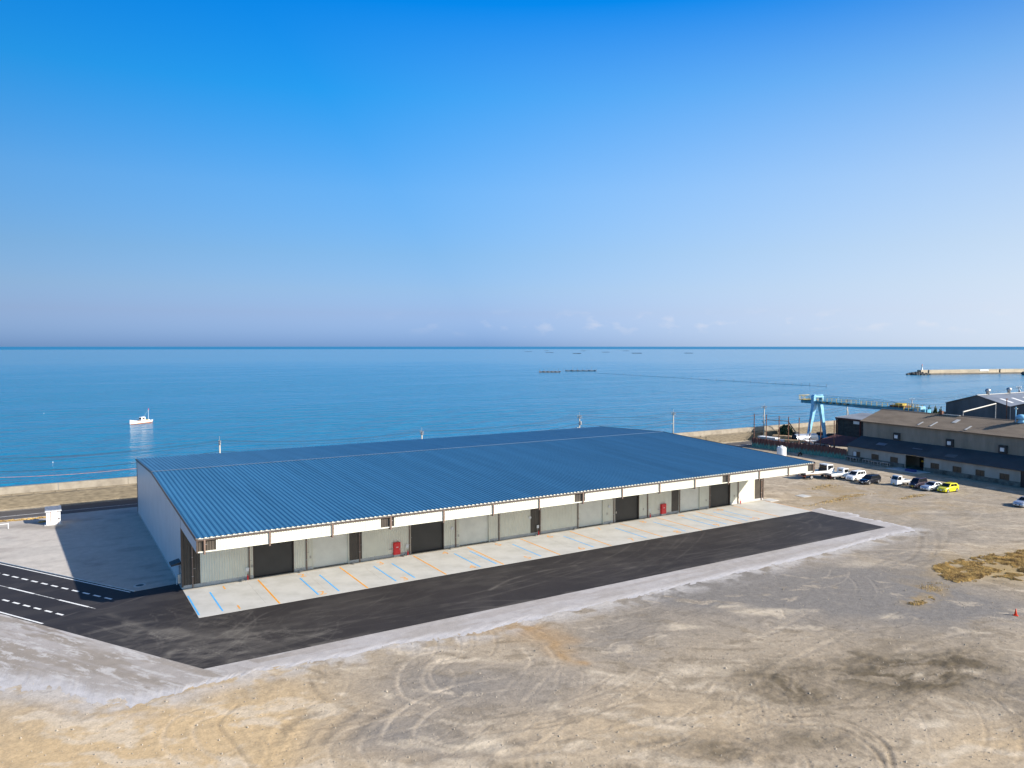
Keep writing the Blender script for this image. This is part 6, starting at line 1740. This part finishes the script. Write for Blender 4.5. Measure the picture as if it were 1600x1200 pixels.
pr_ = np.array(g(1607, 585.8, SEA)); rocks('rock_mound', float(pr_[0]), float(pr_[1]), SEA, 9, 6, 4.0, 36, 8, 'dark boulder mound at the right edge of the picture')
lh = empty('harbour_beacon', (float(b0[0] + bdv[0] / bln * 3.5), float(b0[1] + bdv[1] / bln * 3.5), SEA + 4.6), brz, 'small white beacon standing on the breakwater tip', 'beacon')
MB().lathe([(1.0, -1.0), (1.0, 0.3), (0.62, 0.35), (0.5, 4.2), (0.75, 4.25), (0.75, 4.4)], 14).build('tower', M['white_plastic'], lh, True)
MB().lathe([(0.35, 4.4), (0.35, 5.1), (0.05, 5.6)], 10).build('lantern', M['cone_red'], lh)

# ------------------------------------------------------------------ set nets, rafts and buoys on the sea
def raft(u0, u1, v, wid, k, lab, m='raft_grey', h=0.7):
    a, b = np.array(g(u0, v, SEA)), np.array(g(u1, v, SEA)); d = b - a; L_ = float(np.linalg.norm(d))
    t = empty('fishing_raft', (float(a[0]), float(a[1]), SEA), math.atan2(d[1], d[0]), lab, 'raft', 'fishing rafts on the sea')
    n = 4
    for i in range(n):
        MB().box(0, L_, -wid / 2 + wid * i / (n - 1) - 0.5, -wid / 2 + wid * i / (n - 1) + 0.5, -0.1, h).build('float_beam', M[m], t)
    for i in range(6):
        MB().box(L_ * i / 5 - 0.6, L_ * i / 5 + 0.6, -wid / 2 - 1, wid / 2 + 1, h + 0.01, h + 0.5).build('cross_beam', M[m], t)
raft(843, 875, 581.8, 8, 0, 'brown raft at the left end of the set net', 'net_brown', 0.9)
raft(884, 930, 580.0, 8, 1, 'grey raft in the right half of the set net', 'raft_grey', 0.9)
for k, (u0, u1, v, lab) in enumerate(((820, 831, 549.5, 'far raft speck nearest the left of the raft group'), (851, 857, 548.3, 'far raft speck, upper one above the set net'), (853, 864, 551.0, 'far raft speck, lower one above the set net'), (896, 907, 552.6, 'far dark raft sliver right of the set net'),
                                      (908, 915, 548.4, 'far raft speck above the dark sliver'), (942, 951, 550.4, 'far raft speck in the middle of the raft group'), (974, 982, 548.4, 'far raft speck right of the middle'), (989, 1001, 552.2, 'far dark raft sliver at the right of the group'), (1072, 1080, 552.0, 'lone far raft speck right of the group'))):
    raft(u0, u1, v, 60, k, lab, 'raft_grey', 1.6 if k in (3, 7) else 1.0)
stm = MB().tube((0, 0, -1), (0, 0, 5.0), 0.14, 0.10, 5).mesh('net_stake', M['net_brown'])
stk = [(843 + i * 7.4, 582.3 - (i % 3) * 0.8) for i in range(13)] + [(935 + i * 13.2, 583.2 + i * 0.78) for i in range(28)]
for i, (u, v) in enumerate(stk):
    x, y = g(u, v, SEA)
    o = inst('net_stake', stm, None, (x, y, SEA), 0); o.scale.z = (1.0 if i < 13 else 0.35) * random.uniform(0.7, 1.2)
    tag(o, 'thin stake of the set net standing in the calm sea', 'net stake', 'stakes of the set net')
nt_pts = [(*g(u, v, SEA), SEA + 0.05) for u, v in stk[13:]]
tag(MB().path([(x, y, z) for x, y, z in nt_pts], 0.07, 4).build('net_float_line', M['raft_grey']), 'dark float line of the set net trailing to the right', 'net')
bym = MB().lathe([(0.05, -0.3), (0.45, -0.1), (0.5, 0.25), (0.3, 0.6), (0.08, 0.75), (0.05, 0.8)], 10).mesh('buoy', M['white_plastic'], True)
for k, (u, v, lab) in enumerate(((68.5, 646, 'tiny white buoy left of the boat'), (82.5, 722.5, 'tiny white buoy near the left shore'), (1332, 605, 'slim buoy beyond the crane girder'))):
    x, y = g(u, v, SEA)
    bo = inst('buoy', bym, None, (x, y, SEA)); bo.scale = (0.22, 0.22, 0.22)
    tag(bo, lab, 'buoy', 'buoys on the sea')
